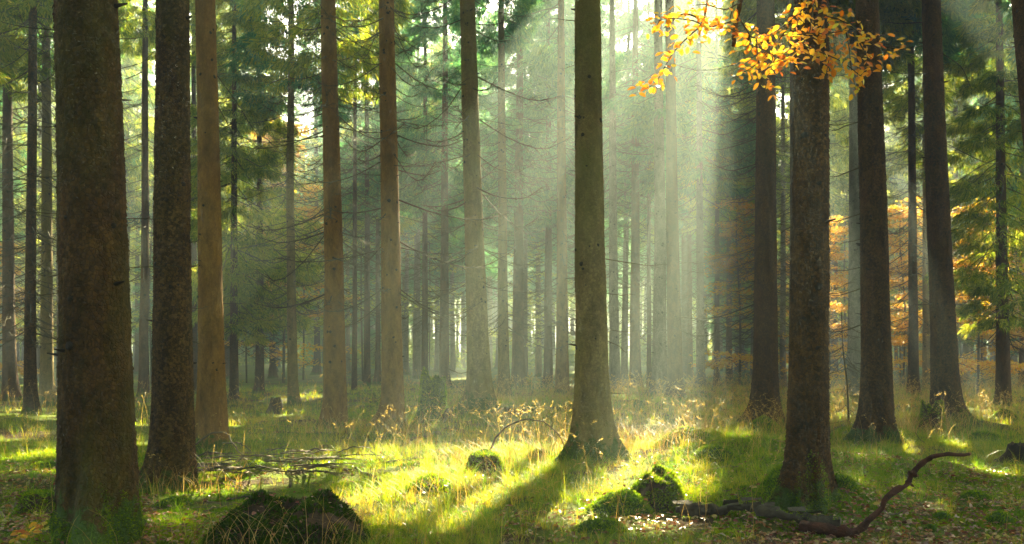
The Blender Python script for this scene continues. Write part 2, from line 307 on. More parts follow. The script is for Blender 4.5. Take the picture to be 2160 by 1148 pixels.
# ------------------------------------------------------------------ trunks
def trunk_mesh(name, mat, H, r, seed, nth=48, zfine=0.06, flare=0.55, lean=(0, 0), roots=5, knots=True, swell=0.18, flakes=0, zmax_knots=14, knot_step=0.34):
    rs = np.random.RandomState(seed)
    z = [-0.35]; d = zfine
    while z[-1] < H: z.append(z[-1] + d); d = min(0.9, d * (1.0 if z[-1] < 3 and nth > 30 else 1.05))
    z = np.array(z); k = len(z); th = np.linspace(0, 2 * np.pi, nth, endpoint=False)
    zz = np.maximum(z, 0)
    base = r * (1 - 0.92 * (zz / H) ** 1.0) + r * swell * np.exp(-zz / 1.1)
    ph = rs.rand(roots) * 2 * np.pi; am = 0.4 + rs.rand(roots) * 0.9
    lob = sum(a * np.exp(-((np.angle(np.exp(1j * (th - p)))) / 0.24) ** 2) for a, p in zip(am, ph))
    fl = r * flare * np.exp(-zz / 0.24)[:, None] * (0.08 + 1.5 * lob)[None] + r * 0.16 * np.exp(-zz / 0.8)[:, None] * lob[None]
    Zg, Tg = np.meshgrid(z, th, indexing='ij')
    n = 0.09 * fbm(np.cos(Tg) * 1.3 + seed, Zg * 1.1 + np.sin(Tg) * 1.3, seed, 3) + (0.08 * fbm(Tg * 4.5, Zg * 4, seed + 5, 3) + 0.035 * fbm(Tg * 16, Zg * 9, seed + 7, 3)) * (nth > 30)
    R = base[:, None] * (1 + n) + fl
    cx = lean[0] * z + 0.10 * np.array([float(v) for v in fbm(z / 6 + seed, z * 0 + 3, 9, 2)]) * np.minimum(1, zz / 3)
    cyy = lean[1] * z + 0.10 * np.array([float(v) for v in fbm(z / 6 + seed, z * 0 + 8, 19, 2)]) * np.minimum(1, zz / 3)
    V = np.stack([cx[:, None] + R * np.cos(Tg), cyy[:, None] + R * np.sin(Tg), Zg], -1).reshape(-1, 3)
    mb = MB(); i = np.arange(k - 1)[:, None] * nth; j = np.arange(nth)[None]; j2 = (j + 1) % nth
    mb.add(V, np.stack([i + j, i + j2, i + nth + j2, i + nth + j], -1).reshape(-1, 4))
    def at(zq, a):
        rr = np.interp(zq, z, base); return np.array([np.interp(zq, z, cx) + rr * math.cos(a), np.interp(zq, z, cyy) + rr * math.sin(a), zq]), rr
    if knots:
        zq = 1.3 + rs.rand() * 0.3
        while zq < zmax_knots:
            for q in range(rs.randint(1, 7)):
                a = rs.rand() * 2 * np.pi; zk = zq + rs.randn() * 0.06; p, rr = at(zk, a)
                u = np.array([math.cos(a), math.sin(a), 0.15]); L = (0.006 + 0.008 * rs.rand()) if rs.rand() < 0.8 else 0.03 + 0.09 * rs.rand(); w = (0.007 + 0.020 * rs.rand() ** 1.5 + rr * 0.02) * (1.0 if L < .02 else .5)
                mb.tube([p - u * 0.03, p + u * 0.002, p + u * L], [w * 1.7, w * 1.25, w * 0.45], 7, 1, 0.5, 0.5)
            zq += knot_step * (0.6 + 0.8 * rs.rand())
    if flakes:   # curled bark scales standing off the trunk
        fz = 0.05 + 6.0 * rs.rand(flakes); fa = rs.rand(flakes) * 6.2832
        fr = np.interp(fz, z, base) * 1.0; zi = np.clip(np.searchsorted(z, fz), 1, k - 1); ti_ = (fa / (2 * np.pi) * nth).astype(int) % nth
        fr = R[zi, ti_]; cxx = np.interp(fz, z, cx); cyy_ = np.interp(fz, z, cyy); u = np.stack([np.cos(fa), np.sin(fa), fa * 0], -1); tn = np.stack([-np.sin(fa), np.cos(fa), fa * 0], -1)
        c = np.stack([cxx, cyy_, fz], -1) + u * fr[:, None]; w = (0.007 + 0.012 * rs.rand(flakes))[:, None]; hh = (0.008 + 0.016 * rs.rand(flakes))[:, None]; up = np.array([0, 0, 1.0])
        l1 = (0.002 + 0.010 * rs.rand(flakes))[:, None]; l2 = (0.002 + 0.010 * rs.rand(flakes))[:, None]
        q = np.stack([c - tn * w - up * hh + u * l1, c + tn * w - up * hh * .7 + u * l2, c + tn * w * .8 + up * hh + u * 0.001, c - tn * w + up * hh * .8 + u * 0.001], 1)
        mb.add(q.reshape(-1, 3), np.arange(flakes * 4).reshape(-1, 4))
    return mb.me(name, [mat, M['knot']]), at

# ------------------------------------------------------------------ dead branches
def dead_branch_arr(mb, P, r0, rs, m=0, twigs=8, tl=0.45, n=4):
    P = np.asarray(P, float); k = len(P); mb.tube(P, np.linspace(r0, r0 * 0.3, k), n, m)
    L = np.linalg.norm(P[-1] - P[0])
    for q in range(twigs):
        t = 0.2 + 0.78 * rs.rand(); f = t * (k - 1); i = min(int(f), k - 2); p = P[i] + (P[i + 1] - P[i]) * (f - i)
        d = P[i + 1] - P[i]; d /= np.linalg.norm(d) + 1e-9; side = np.cross(d, [0, 0, 1.0]); side /= np.linalg.norm(side) + 1e-9
        u = d * 0.7 + side * rs.choice([-1, 1]) * (0.4 + 0.6 * rs.rand()) + np.array([0, 0, rs.randn() * 0.35 - 0.1]); u /= np.linalg.norm(u)
        l = tl * L * (0.15 + 0.45 * rs.rand()) * (1.1 - t * 0.6)
        e = p + u * l + np.array([0, 0, -0.12 * l + 0.3 * l * rs.randn() * 0.5])
        mb.tube(curve([p, p + u * l * 0.5 + np.array([0, 0, 0.05 * l]), e], 4), np.linspace(r0 * 0.4, r0 * 0.15, 4), 3, m)
def whorl_mesh(seed):
    rs = np.random.RandomState(seed); mb = MB(); nb = rs.randint(4, 7); off = rs.rand() * 6
    for q in range(nb):
        a = off + q * 2 * np.pi / nb + rs.randn() * 0.3; L = 0.7 + 1.7 * rs.rand(); u = np.array([math.cos(a), math.sin(a), 0])
        dz = rs.randn() * 0.12; p0 = u * 0.10 + np.array([0, 0, dz]); sg = -0.10 - 0.22 * rs.rand(); bend = rs.randn() * 0.15
        sd = np.array([-u[1], u[0], 0])
        P = curve([p0, p0 + u * L * 0.35 + [0, 0, L * sg * 0.7] + sd * bend * L * 0.4, p0 + u * L * 0.7 + [0, 0, L * sg] + sd * bend * L, p0 + u * L + [0, 0, L * sg * 0.6] + sd * bend * L * 1.3], 8)
        dead_branch_arr(mb, P, 0.012 + 0.005 * rs.rand(), rs, 0, int(9 + L * 7))
    return mb.me('dead_whorl', [M['twig']])
WHORLS = [whorl_mesh(100 + k) for k in range(7)]

# ------------------------------------------------------------------ needle crowns
def crown_arrays(seed, z0, z1, R, nb, tw, dl=0.30, dw=0.05, droop=0.35, per=3):
    """leaf-sized blades hanging from boughs; returns vertices (N,4,3), bough index, wood curves"""
    rs = np.random.RandomState(seed); quads = []; bi = []; vary = []; wood = []; cent = []
    zz = np.linspace(z0, z1, nb) + rs.randn(nb) * 0.15; H = z1 - z0
    for b in range(nb):
        f = (zz[b] - z0) / H
        L = R * (0.25 + 0.75 * min(1, f * 4 + 0.35)) * (1 - 0.93 * max(0, f) ** 1.15) * (0.6 + 0.6 * rs.rand()); L = max(L, 0.35)
        a = b * 2.39996 + rs.randn() * 0.4; u = np.array([math.cos(a), math.sin(a), 0]); sd = np.array([-u[1], u[0], 0])
        dr = droop * (1 - 0.75 * f) + rs.randn() * 0.07; p0 = np.array([0, 0, zz[b]])
        P = curve([p0, p0 + u * L * 0.4 + [0, 0, -L * dr * 0.45], p0 + u * L * 0.75 + [0, 0, -L * dr], p0 + u * L + [0, 0, -L * dr * 0.9]], 7)
        wood.append((P, 0.012 + 0.012 * L / R)); n = int(tw * (0.35 + 0.65 * L / R)); 
        t = 0.18 + 0.82 * rs.rand(n) ** 0.85; fi = t * 6; i = np.minimum(fi.astype(int), 5); q = P[i] + (P[i + 1] - P[i]) * (fi - i)[:, None]
        s1 = rs.choice([-1, 1], n); out = (0.55 * L * (1.05 - t) + 0.12) * rs.rand(n)
        q = q + sd * (s1 * out)[:, None] + u * (out * 0.45)[:, None] + np.array([0, 0, 1.0]) * (-out * 0.35 - rs.rand(n) * 0.12 * L * droop * 2)[:, None]
        d0 = None
        for k in range(per):
            d = d0 if d0 is not None else sd * (s1 * (0.2 + 0.7 * rs.rand(n)))[:, None] + u * (0.1 + 0.8 * rs.rand(n))[:, None] + np.array([0, 0, -1.0]) * (0.15 + 0.95 * rs.rand(n) * (1 - 0.5 * f))[:, None]
            if d0 is None: d0 = d / np.linalg.norm(d, axis=1)[:, None]; ax = np.cross(d0, rs.randn(n, 3)); ax /= np.linalg.norm(ax, axis=1)[:, None]; tl_ = dl * (0.9 + 1.1 * rs.rand(n))
            d = d0 * 0.85 + ax * ((0 if k == per - 1 else (1 if k % 2 else -1) * (0.45 + 0.3 * rs.rand(n))))[:, None] if k < per - 1 else d0.copy()
            d = d + rs.randn(n, 3) * 0.12; d /= np.linalg.norm(d, axis=1)[:, None]
            w = np.cross(d, np.cross(d0, ax) + rs.randn(n, 3) * 0.5); w /= np.linalg.norm(w, axis=1)[:, None]; w = np.cross(d, w) if False else np.cross(d, rs.randn(n, 3) * 0.4 + np.cross(d0, ax)); w /= np.linalg.norm(w, axis=1)[:, None]
            l = dl * (0.5 + 0.9 * rs.rand(n)); ww = dw * (0.6 + 0.8 * rs.rand(n)); st = q + d0 * (tl_ * k / per)[:, None] + rs.randn(n, 3) * 0.01
            c = st + d * (l * 0.4)[:, None]; bend = np.array([0, 0, -1.0]) * (l * 0.15)[:, None]
            quads.append(np.stack([st, c + w * (ww / 2)[:, None], st + d * l[:, None] + bend, c - w * (ww / 2)[:, None]], 1))
            bi.append(np.full(n, b)); vary.append(np.clip(0.45 + 0.25 * rs.randn(n) + 0.25 * rs.randn(), 0, 1))
    return np.concatenate(quads), np.concatenate(bi), np.concatenate(vary), wood
def crown_mesh(arr, mat, keep=None, bk=None, name='crown'):
    Q, bi, vary, wood = arr
    if keep is not None: Q = Q[keep]; vary = vary[keep]
    mb = MB(); n = len(Q); mb.add(Q.reshape(-1, 3), np.arange(n * 4).reshape(-1, 4), None, 0, np.repeat(vary, 4))
    for k, (P, r) in enumerate(wood):
        if bk is None or bk[k]: mb.tube(P, np.linspace(r, r * 0.3, len(P)), 3, 1)
    return mb.me(name, [mat, M['twig']], False)
CR = {}
for k in range(3):
    CR['high%d' % k] = crown_arrays(200 + k, 10.0, 27.5, 2.6, 115, 105, 0.20, 0.036, 0.35, 5)
    CR['mid%d' % k] = crown_arrays(210 + k, 8.2, 25.5, 2.7, 120, 105, 0.20, 0.036, 0.42, 5)
for k in range(2):
    CR['top%d' % k] = crown_arrays(230 + k, 13.0, 28.0, 2.7, 110, 110, 0.20, 0.036, 0.35, 5)
    CR['lofty%d' % k] = crown_arrays(250 + k, 12.5, 28.5, 3.6, 150, 250, 0.22, 0.04, 0.35, 5)
    CR['thick%d' % k] = crown_arrays(240 + k, 9.0, 28.0, 3.3, 140, 190, 0.22, 0.04, 0.4, 5)
    CR['low%d' % k] = crown_arrays(220 + k, 3.0, 18.0, 2.6, 140, 150, 0.17, 0.03, 0.45, 5)
CRS = {(k, m): crown_mesh(CR[k], M[m]) for k in CR for m in ('needles', 'needles_teal')}

def give_crown(root, key, mat, loc, rz, s, lean=(0, 0)):
    Q, bi, vary, wood = CR[key]
    C = Q.mean(1); ca, sa = math.cos(rz), math.sin(rz)
    Cl = C * s; Wd = np.stack([loc[0] + Cl[:, 0] * ca - Cl[:, 1] * sa, loc[1] + Cl[:, 0] * sa + Cl[:, 1] * ca, loc[2] + Cl[:, 2]], -1)
    hit = in_gap(Wd)
    if hit.sum() > 40:
        keep = ~hit; bad = np.bincount(bi[hit], minlength=len(wood)) > 0.45 * np.bincount(bi, minlength=len(wood)); keep &= ~bad[bi]
        me = crown_mesh(CR[key], M[mat], keep, ~bad)
    else: me = CRS[(key, mat)]
    c = link('crown', me, root); return c

# ------------------------------------------------------------------ the spruces one can tell apart
# px at breast height, base row, width px, bark, lean px per 1000px up, crown, label, extra
NEAR = [
 (208, 1125, 146, 'bark_mossy', -22, 'high0', 'thickest spruce trunk of all, dark brown with green algae, at the left'),
 (366, 1030, 82, 'bark_scaly', 2, 'high1', 'scaly barked spruce trunk just right of the thickest trunk'),
 (452, 945, 54, 'bark_tan', -24, 'high2', 'smooth brown spruce trunk with dark knots beside the fallen branch pile'),
 (708, 905, 45, 'bark_tan', -18, 'mid0', 'tan spruce trunk with moss on its roots behind the sunlit moss'),
 (829, 905, 46, 'bark_tan', -14, 'high0', 'pale tan spruce trunk with rows of dark knots and a wide root flare'),
 (1013, 862, 47, 'bark_olive', -30, 'mid1', 'rough olive spruce trunk with ringed bark rising from a moss mound'),
 (1252, 968, 68, 'bark_olive', -12, 'high2', 'large olive central spruce trunk with a split in its bark near the base'),
 (1616, 902, 52, 'bark_dark', -4, 'high1', 'dark spruce trunk with long bare branches reaching left'),
 (1702, 1062, 80, 'bark_dark', 4, 'high0', 'dark brown spruce trunk with mossy roots behind the fallen log'),
 (1852, 925, 62, 'bark_dark', -28, 'high2', 'flaky dark spruce trunk with dry grass against its foot'),
 (1995, 885, 54, 'bark_dark', -34, 'mid2', 'rough brown spruce trunk behind the mossy jagged stump at the right'),
]
TREES = []     # (px, Y, radius px) for spacing
def vcopy(o, parent):
    c = o.copy(); COL.objects.link(c); c.parent = parent; return c
ATS = {}; NWH = []
for i, (px, py, w, bk, lean, ck, lab) in enumerate(NEAR):
    Y = solve_y(px, py)
    r = w / 2 / F * Y / 1.02; x = X(px, Y) ; lx = lean / 1000.0
    root = empty('spruce_tree', (x, Y, gz(x, Y) - 0.03)); tag(root, lab, 'tree', 'tall spruces in the front rows')
    me, at = trunk_mesh('trunk', M[bk], 28, r, 300 + i, 128 if Y < 12 else 72, 0.025 if Y < 12 else 0.05, 0.62, (lx, 0), 7, flakes={0: 5000, 1: 9000, 5: 4000, 6: 6000, 7: 4000, 8: 7000, 9: 7000, 10: 5000}.get(i, 1500))
    link('trunk', me, root); ATS[i] = (root, at)
    c = give_crown(root, 'lofty%d' % (i % 2) if i in (7, 8, 9, 10) else 'top%d' % (i % 2), 'needles', root.location, 0, 1.0); TREES.append((px, Y, w))
    NWH.append((i, root, lx))

MID = [  # px, Y, width px, bark, lean, crown, label
 (22, 30, 27, 'bark_far', -8, 'mid0', 'sturdy spruce standing at the far left edge behind the grass'),
 (64, 24, 24, 'bark_scaly', 6, 'high1', 'olive green slim spruce, second from the left edge'),
 (98, 28, 26, 'bark_olive', 2, 'high2', 'straight greenish spruce with a mossy foot just left of the thickest trunk'),
 (128, 36, 16, 'bark_far', 0, 'mid1', 'thin dark spruce half hidden by the left side of the thickest trunk'),
 (304, 34, 20, 'bark_far', 4, 'mid2', 'thin spruce seen in the gap between the thickest and the scaly trunk'),
 (409, 36, 15, 'bark_dark', 2, 'mid0', 'thin dark spruce in the gap between the scaly and the smooth brown trunk'),
 (618, 30, 21, 'bark_olive', -8, 'high1', 'slender spruce standing alone behind the small cut stump'),
 (690, 27, 15, 'bark_olive', 0, 'high0', 'thin spruce tucked close behind the tan trunk'),
 (747, 36, 11, 'bark_dark', 2, 'mid1', 'very thin dark spruce with a knobbly foot right of the tan trunk'),
 (774, 42, 14, 'bark_dark', 0, 'mid2', 'thin dark spruce between the tan trunk and the pale tan trunk'),
 (797, 46, 11, 'bark_far', 0, 'mid0', 'thin spruce close against the left side of the pale tan trunk'),
 (896, 42, 14, 'bark_dark', 2, 'mid1', 'thin reddish spruce behind the tall jagged stump'),
 (937, 40, 21, 'bark_far', 4, 'mid2', 'reddish brown spruce right of the tall jagged stump'),
 (1063, 34, 24, 'bark_olive', -6, 'mid0', 'slim knotted olive spruce just right of the rough ringed trunk'),
 (1093, 42, 26, 'bark_far', 6, 'mid1', 'dark hazy spruce with a sunlit edge two right of the rough ringed trunk'),
 (1157, 44, 18, 'bark_dark', 0, 'mid2', 'dark straight spruce in the haze left of the knotted grey one'),
 (1186, 36, 27, 'bark_tan', -2, 'mid0', 'pale hazy spruce dotted with knots close left of the central trunk'),
 (1297, 36, 22, 'bark_grey', -8, 'mid1', 'pale hazy spruce standing close behind the right side of the central trunk'),
 (1340, 40, 23, 'bark_far', 0, 'high0', 'brown spruce in the light beams right of the central trunk'),
 (1369, 44, 10, 'bark_dark', 0, 'mid1', 'thinnest dark spruce in the light beams'),
 (1392, 33, 30, 'bark_grey', -4, 'high2', 'broad pale spruce in the brightest light beam, left one of a touching pair'),
 (1424, 31, 32, 'bark_far', -14, 'mid0', 'broad grey spruce in the brightest light beam, right one of a touching pair'),
 (1478, 38, 18, 'bark_grey', -6, 'mid2', 'slim pale knotted spruce right of the touching pair in the beams'),
 (1512, 44, 12, 'bark_dark', 0, 'mid1', 'thin dark spruce between the pale knotted one and the dark trunk with long branches'),
 (1606, 27, 14, 'bark_dark', -2, 'top1', 'spruce added behind the dark trunk with long branches to block sun'),  # this and the next two are added so their crowns block sun
 (1624, 36, 15, 'bark_dark', 0, 'lofty1', 'spruce added at the right side of the dark long branched trunk to block sun'),
 (1672, 31, 16, 'bark_dark', 0, 'lofty0', 'spruce just showing left of the mossy rooted dark trunk'),
 (1455, 53, 12, 'bark_far', 0, 'thick0', 'far thin spruce in the beams between the touching pair and the pale knotted one'),
 (1538, 50, 13, 'bark_far', 0, 'thick1', 'far thin spruce left of the dark trunk with long branches'),
 (1000, 56, 13, 'bark_far', 0, 'thick0', 'far thin spruce close left of the rough ringed trunk'),
 (1225, 54, 12, 'bark_far', 0, 'thick1', 'far thin spruce close left of the large central trunk'),
 (1651, 42, 13, 'bark_grey', 0, 'mid0', 'thin pale spruce in the slit between the two dark trunks'),
 (1806, 32, 36, 'bark_grey', -4, 'mid1', 'light grey spruce with knots, palest trunk at the right'),
 (1927, 33, 21, 'bark_dark', -6, 'mid2', 'straight brown spruce in front of the orange beech leaves'),
 (1955, 38, 17, 'bark_olive', -4, 'mid0', 'slim greenish spruce in front of the orange beech leaves'),
 (2117, 29, 28, 'bark_far', -10, 'low1', 'spruce with low hanging dark boughs near the right edge'),
 (2156, 44, 12, 'bark_far', 0, 'mid1', 'thin spruce cut by the right edge'),
 (494, 31, 18, 'bark_dark', 0, 'low0', 'dark spruce with boughs hanging low beside the smooth brown trunk'),
 (548, 35, 18, 'bark_dark', 0, 'low1', 'shaded spruce with boughs reaching low at the edge of the dark grove'),
 (575, 58, 13, 'bark_dark', 0, 'low0', 'smaller spruce with drooping boughs at the back of the dark grove'),
]
TRK = [trunk_mesh('trunk', M[m], 27, 0.2, 400 + k, 20, 0.12, 0.5, (0.004 * (k - 2), 0.003 * k), 5, zmax_knots=12, knot_step=0.5)[0] for k, m in enumerate(['bark_far', 'bark_far', 'bark_dark', 'bark_olive', 'bark_grey'])]
def add_whorls(root, z0, z1, step, s, rs, lean=0.0, lo=0.55):
    z = z0
    while z < z1:
        w = link('dead_whorl', WHORLS[rs.randint(len(WHORLS))], root, (lean * z, 0, z))
        w.rotation_euler = (rs.randn() * 0.05, rs.randn() * 0.05, rs.rand() * 6.28); k = s * (lo + 0.6 * rs.rand()); w.scale = (k, k, k * (0.8 + 0.5 * rs.rand()))
        z += step * (0.6 + 0.8 * rs.rand())
rs = np.random.RandomState(5)
for i, (px, Y, w, bk, lean, ck, lab) in enumerate(MID):
    x = X(px, Y); r = w / 2 / F * Y; lx = lean / 1000.0
    root = empty('spruce_tree', (x, Y, gz(x, Y) - 0.03)); tag(root, lab, 'tree', 'spruces of the middle rows')
    me, at = trunk_mesh('trunk', M[bk], 20 if ck[:3] == 'low' else 27, r, 500 + i, 28, 0.09, 0.45, (lx, 0), 5)
    link('trunk', me, root)
    if ck[:3] == 'mid' and Y < 38: ck = 'top%d' % (i % 2)
    if px > 1440 and ck[:3] not in ('low', 'lof') and Y > 30: ck = ('lofty%d' if Y < 37 else 'thick%d') % (i % 2)
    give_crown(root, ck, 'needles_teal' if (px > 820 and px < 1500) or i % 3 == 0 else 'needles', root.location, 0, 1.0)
    if w < 30: add_whorls(root, 1.8 + rs.rand() * 1.5, 11.5 if ck[:3] != 'low' else 3.5, 0.42, 1.0, rs, lx)
    TREES.append((px, Y, w))

for i, root, lx in NWH:
    if i in (3, 4, 5): add_whorls(root, 3.0, 11, 0.8, 1.0, rs, lx)
# the leaning spruce that enters at the right edge
Y = 12.0; x = X(2255, Y)
root = empty('spruce_tree', (x, Y, gz(x, Y))); tag(root, 'leaning dark spruce trunk cutting the upper right corner', 'tree', 'tall spruces in the front rows')
me, at = trunk_mesh('trunk', M['bark_dark'], 26, 0.22, 777, 48, 0.06, 0.5, (-0.085, 0), 5); link('trunk', me, root)

# ------------------------------------------------------------------ the far rows: individuals, labelled by the gap they show in
names = [(-400, None), (208, 'the thickest trunk'), (366, 'the scaly trunk'), (452, 'the smooth brown trunk'), (618, 'the lone spruce'), (708, 'the tan trunk'), (829, 'the pale tan trunk'),
         (1013, 'the ringed trunk'), (1252, 'the central trunk'), (1408, 'the touching pair'), (1616, 'the branched dark trunk'), (1702, 'the mossy rooted trunk'),
         (1852, 'the flaky trunk'), (1995, 'the rough trunk'), (2117, 'the low boughed spruce'), (9999, None)]
ORD = 'first second third fourth fifth sixth seventh eighth ninth tenth eleventh twelfth thirteenth fourteenth fifteenth sixteenth seventeenth eighteenth'.split()
def far_labels(F_):
    """one label each: the gap it shows in, then its place from the left there"""
    bins = {}; out = {}
    for i, (x, Y) in enumerate(F_):
        px = PX(x, Y); b = sum(px >= a for a, _ in names) - 1; b = min(max(b, 0), len(names) - 2); bins.setdefault((b, Y < 68), []).append((px, i))
    for (b, near), L in bins.items():
        na, nb_ = names[b][1], names[b + 1][1]; d = 'hazy thin' if near else 'faint distant'
        w = 'left of the thickest trunk' if na is None else 'right of the low boughed spruce' if nb_ is None else 'between %s and %s' % (na[4:], nb_[4:])
        for k, (px, i) in enumerate(sorted(L)):
            o_ = ORD[min(k, 17)] + ' from left among' if k < 17 else 'one of the rightmost among'
            out[i] = ('%s %s spruces %s' % (o_, d, w), '%s spruces %s' % (d, w))
    return out
rs = np.random.RandomState(31); FAR = []
def clear(px, Y):
    if 560 < px < 690 and Y < 62: return False           # the shady glade at the left
    if 965 < px < 977 and Y > 45: return False           # sky shows low between the trunks here
    if 1110 < px < 1130 and Y > 50: return False
    return True
tries = 0
while len(FAR) < 208 and tries < 60000:
    tries += 1; Y = 44 + 76 * rs.rand() ** 0.9; x = (rs.rand() * 1.24 - 0.60) * Y
    px = PX(x, Y)
    if not clear(px, Y): continue
    if any((x - a) ** 2 + (Y - b) ** 2 < 3.3 ** 2 for a, b in FAR): continue
    if Y < 50 and any(abs(px - t[0]) < 16 for t in TREES): continue
    FAR.append((x, Y))
# rows beside and above the picture that shade the floor
SIDE = []; tries = 0
while len(SIDE) < 34 and tries < 20000:
    tries += 1; Y = 11 + 34 * rs.rand(); x = (rs.rand() * 2 - 1) * 44
    px = PX(x, Y)
    if -60 < px < 2260: continue
    if abs(x) > Y * 0.9 + 3: continue
    if any((x - a) ** 2 + (Y - b) ** 2 < 3.8 ** 2 for a, b in SIDE): continue
    SIDE.append((x, Y))
BACK = []; tries = 0      # the wood goes on unseen behind the viewer, added to dim the sky fill
while len(BACK) < 34 and tries < 9000:
    tries += 1; x = (rs.rand() * 2 - 1) * 24; Y = -26 + 28 * rs.rand()
    if x * x + Y * Y < 9 or any((x - a) ** 2 + (Y - b) ** 2 < 3.6 ** 2 for a, b in BACK): continue
    BACK.append((x, Y))
FL = far_labels(FAR)
for i, (x, Y) in enumerate(FAR + SIDE + BACK):
    px = PX(x, abs(Y) + .1); s = 0.85 + 0.35 * rs.rand(); k = rs.randint(len(TRK)); rz = rs.rand() * 6.28
    far = i < len(FAR)
    root = empty('spruce_tree', (x, Y, gz(x, Y) - 0.04), rz, s)
    if far: tag(root, FL[i][0], 'tree', FL[i][1])
    else: tag(root, 'spruce out of the picture, added to shade the view', 'tree', 'spruces beyond the picture edges')
    t = link('trunk', TRK[k], root); w = 0.8 + 0.4 * rs.rand(); t.scale = (w, w, 1)
    ck = ('mid%d' if rs.rand() < 0.7 else 'high%d') % rs.randint(3)
    if rs.rand() < 0.15 and far and not (850 < px < 1500): ck = 'low%d' % rs.randint(2)
    if far and Y < 90 and ck[:3] != 'low' and (px > 1400 or (px > 820 and i % 10 < 8)): ck = 'thick%d' % (i % 2)
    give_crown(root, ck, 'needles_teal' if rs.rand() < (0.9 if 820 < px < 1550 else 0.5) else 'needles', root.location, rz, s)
    if far and Y < 72: add_whorls(root, 1.8 + rs.rand() * 2, 10, 0.75, 1.0, rs)

# ------------------------------------------------------------------ single bare branches seen against the light
BR = [ # tree index, start px, end px, sag, radius px
 (6, 1284, 545, 1405, 557, 6, 2.0), (6, 1284, 618, 1340, 622, 3, 1.4), (6, 1288, 694, 1344, 698, 4, 1.6), (6, 1290, 716, 1326, 742, 3, 1.5), (6, 1220, 44, 1158, 40, 0, 1.6), (6, 1298, 828, 1322, 830, 2, 1.3), (6, 1220, 136, 1182, 145, 0, 1.3),
 (7, 1594, 640, 1422, 668, 16, 2.6), (7, 1594, 345, 1488, 338, 18, 2.0), (7, 1594, 418, 1532, 430, 4, 2.2), (7, 1594, 525, 1506, 543, 5, 2.2), (7, 1594, 190, 1482, 186, 16, 1.8), (7, 1594, 292, 1500, 318, 4, 1.6), (7, 1594, 590, 1548, 600, 3, 1.4), (7, 1640, 470, 1672, 476, 2, 1.5),
 (8, 1672, 475, 1640, 490, 2, 2.0), (8, 1738, 262, 1806, 258, 4, 1.8), (8, 1740, 620, 1790, 612, 3, 1.6),
 (9, 1822, 254, 1742, 272, 3, 2.6), (9, 1822, 350, 1744, 372, 4, 2.8), (9, 1824, 448, 1744, 466, 4, 2.6), (9, 1828, 500, 1772, 514, 2, 2.2), (9, 1830, 560, 1742, 568, 6, 1.8), (9, 1834, 602, 1740, 620, 7, 2.6), (9, 1834, 678, 1738, 698, 8, 2.8), (9, 1862, 78, 1896, 66, -3, 2.4),
 (10, 1962, 46, 1866, 46, 3, 1.8), (10, 1962, 96, 1866, 98, 3, 1.5), (10, 1963, 154, 1868, 150, 4, 1.8), (10, 1966, 246, 1872, 242, 5, 1.6), (10, 1968, 340, 1876, 342, 4, 1.6), (10, 2006, 110, 2050, 190, -6, 1.8), (10, 2008, 300, 2110, 346, 12, 1.6), (10, 1976, 640, 1900, 634, 6, 1.6),
 (0, 142, 65, 2, 46, 4, 2.2), (0, 144, 82, 48, 98, -12, 2.0), (0, 144, 262, 52, 258, 8, 2.0), (0, 146, 370, 28, 352, 12, 1.8), (0, 146, 452, 2, 434, 5, 2.0), (0, 146, 574, 68, 570, 10, 2.0), (0, 146, 130, 70, 180, 6, 1.8), (0, 140, 614, 12, 604, 14, 1.6), (0, 138, 715, 62, 720, 8, 1.5), (0, 262, 82, 300, 78, 2, 2.2), (0, 280, 461, 336, 460, 1, 1.8), (0, 282, 566, 400, 566, -4, 1.6), (0, 268, 150, 330, 105, 4, 1.6),
 (1, 404, 140, 422, 142, 1, 1.6), (1, 404, 650, 436, 646, 3, 1.6), (1, 404, 720, 424, 722, 1, 1.8), (1, 404, 510, 424, 508, 1, 1.6),
 (2, 470, 152, 540, 280, 10, 1.6), (2, 466, 40, 448, 68, 5, 2.0), (2, 422, 285, 442, 292, -4, 2.2), (2, 474, 215, 500, 330, 6, 1.4), (2, 478, 420, 560, 400, 8, 1.3), (2, 484, 640, 520, 636, 3, 1.3),
 (3, 684, 265, 630, 240, 6, 1.2), (3, 722, 236, 800, 238, 8, 1.1), (3, 722, 60, 806, 62, 8, 1.3), (3, 724, 345, 800, 330, 8, 1.1), (3, 726, 462, 800, 440, 10, 1.1), (3, 684, 345, 600, 330, 8, 1.1), (3, 684, 410, 590, 415, 10, 1.1), (3, 686, 530, 600, 540, 8, 1.0), (3, 728, 560, 800, 565, 8, 1.0),
 (4, 850, 254, 890, 244, 2, 2.0), (4, 850, 255, 960, 262, 8, 1.3), (4, 850, 130, 920, 128, 6, 1.1), (4, 808, 120, 730, 110, 8, 1.1), (4, 852, 340, 930, 345, 8, 1.1), (4, 854, 455, 940, 470, 8, 1.1), (4, 812, 370, 740, 350, 8, 1.1), (4, 856, 560, 900, 565, 5, 1.1),
 (5, 1034, 250, 1100, 262, 6, 1.2), (5, 990, 330, 900, 300, 10, 1.2), (5, 992, 400, 900, 420, 8, 1.2), (5, 990, 255, 900, 240, 10, 1.2), (5, 996, 470, 900, 480, 10, 1.2), (5, 996, 640, 910, 610, 16, 1.6), (5, 998, 655, 930, 690, 8, 1.4), (5, 1040, 500, 1110, 500, 8, 1.2), (5, 1000, 780, 940, 775, 10, 1.6), (5, 1000, 830, 950, 800, 10, 1.4), (5, 1042, 700, 1068, 668, 3, 1.4),
]
rs = np.random.RandomState(77)
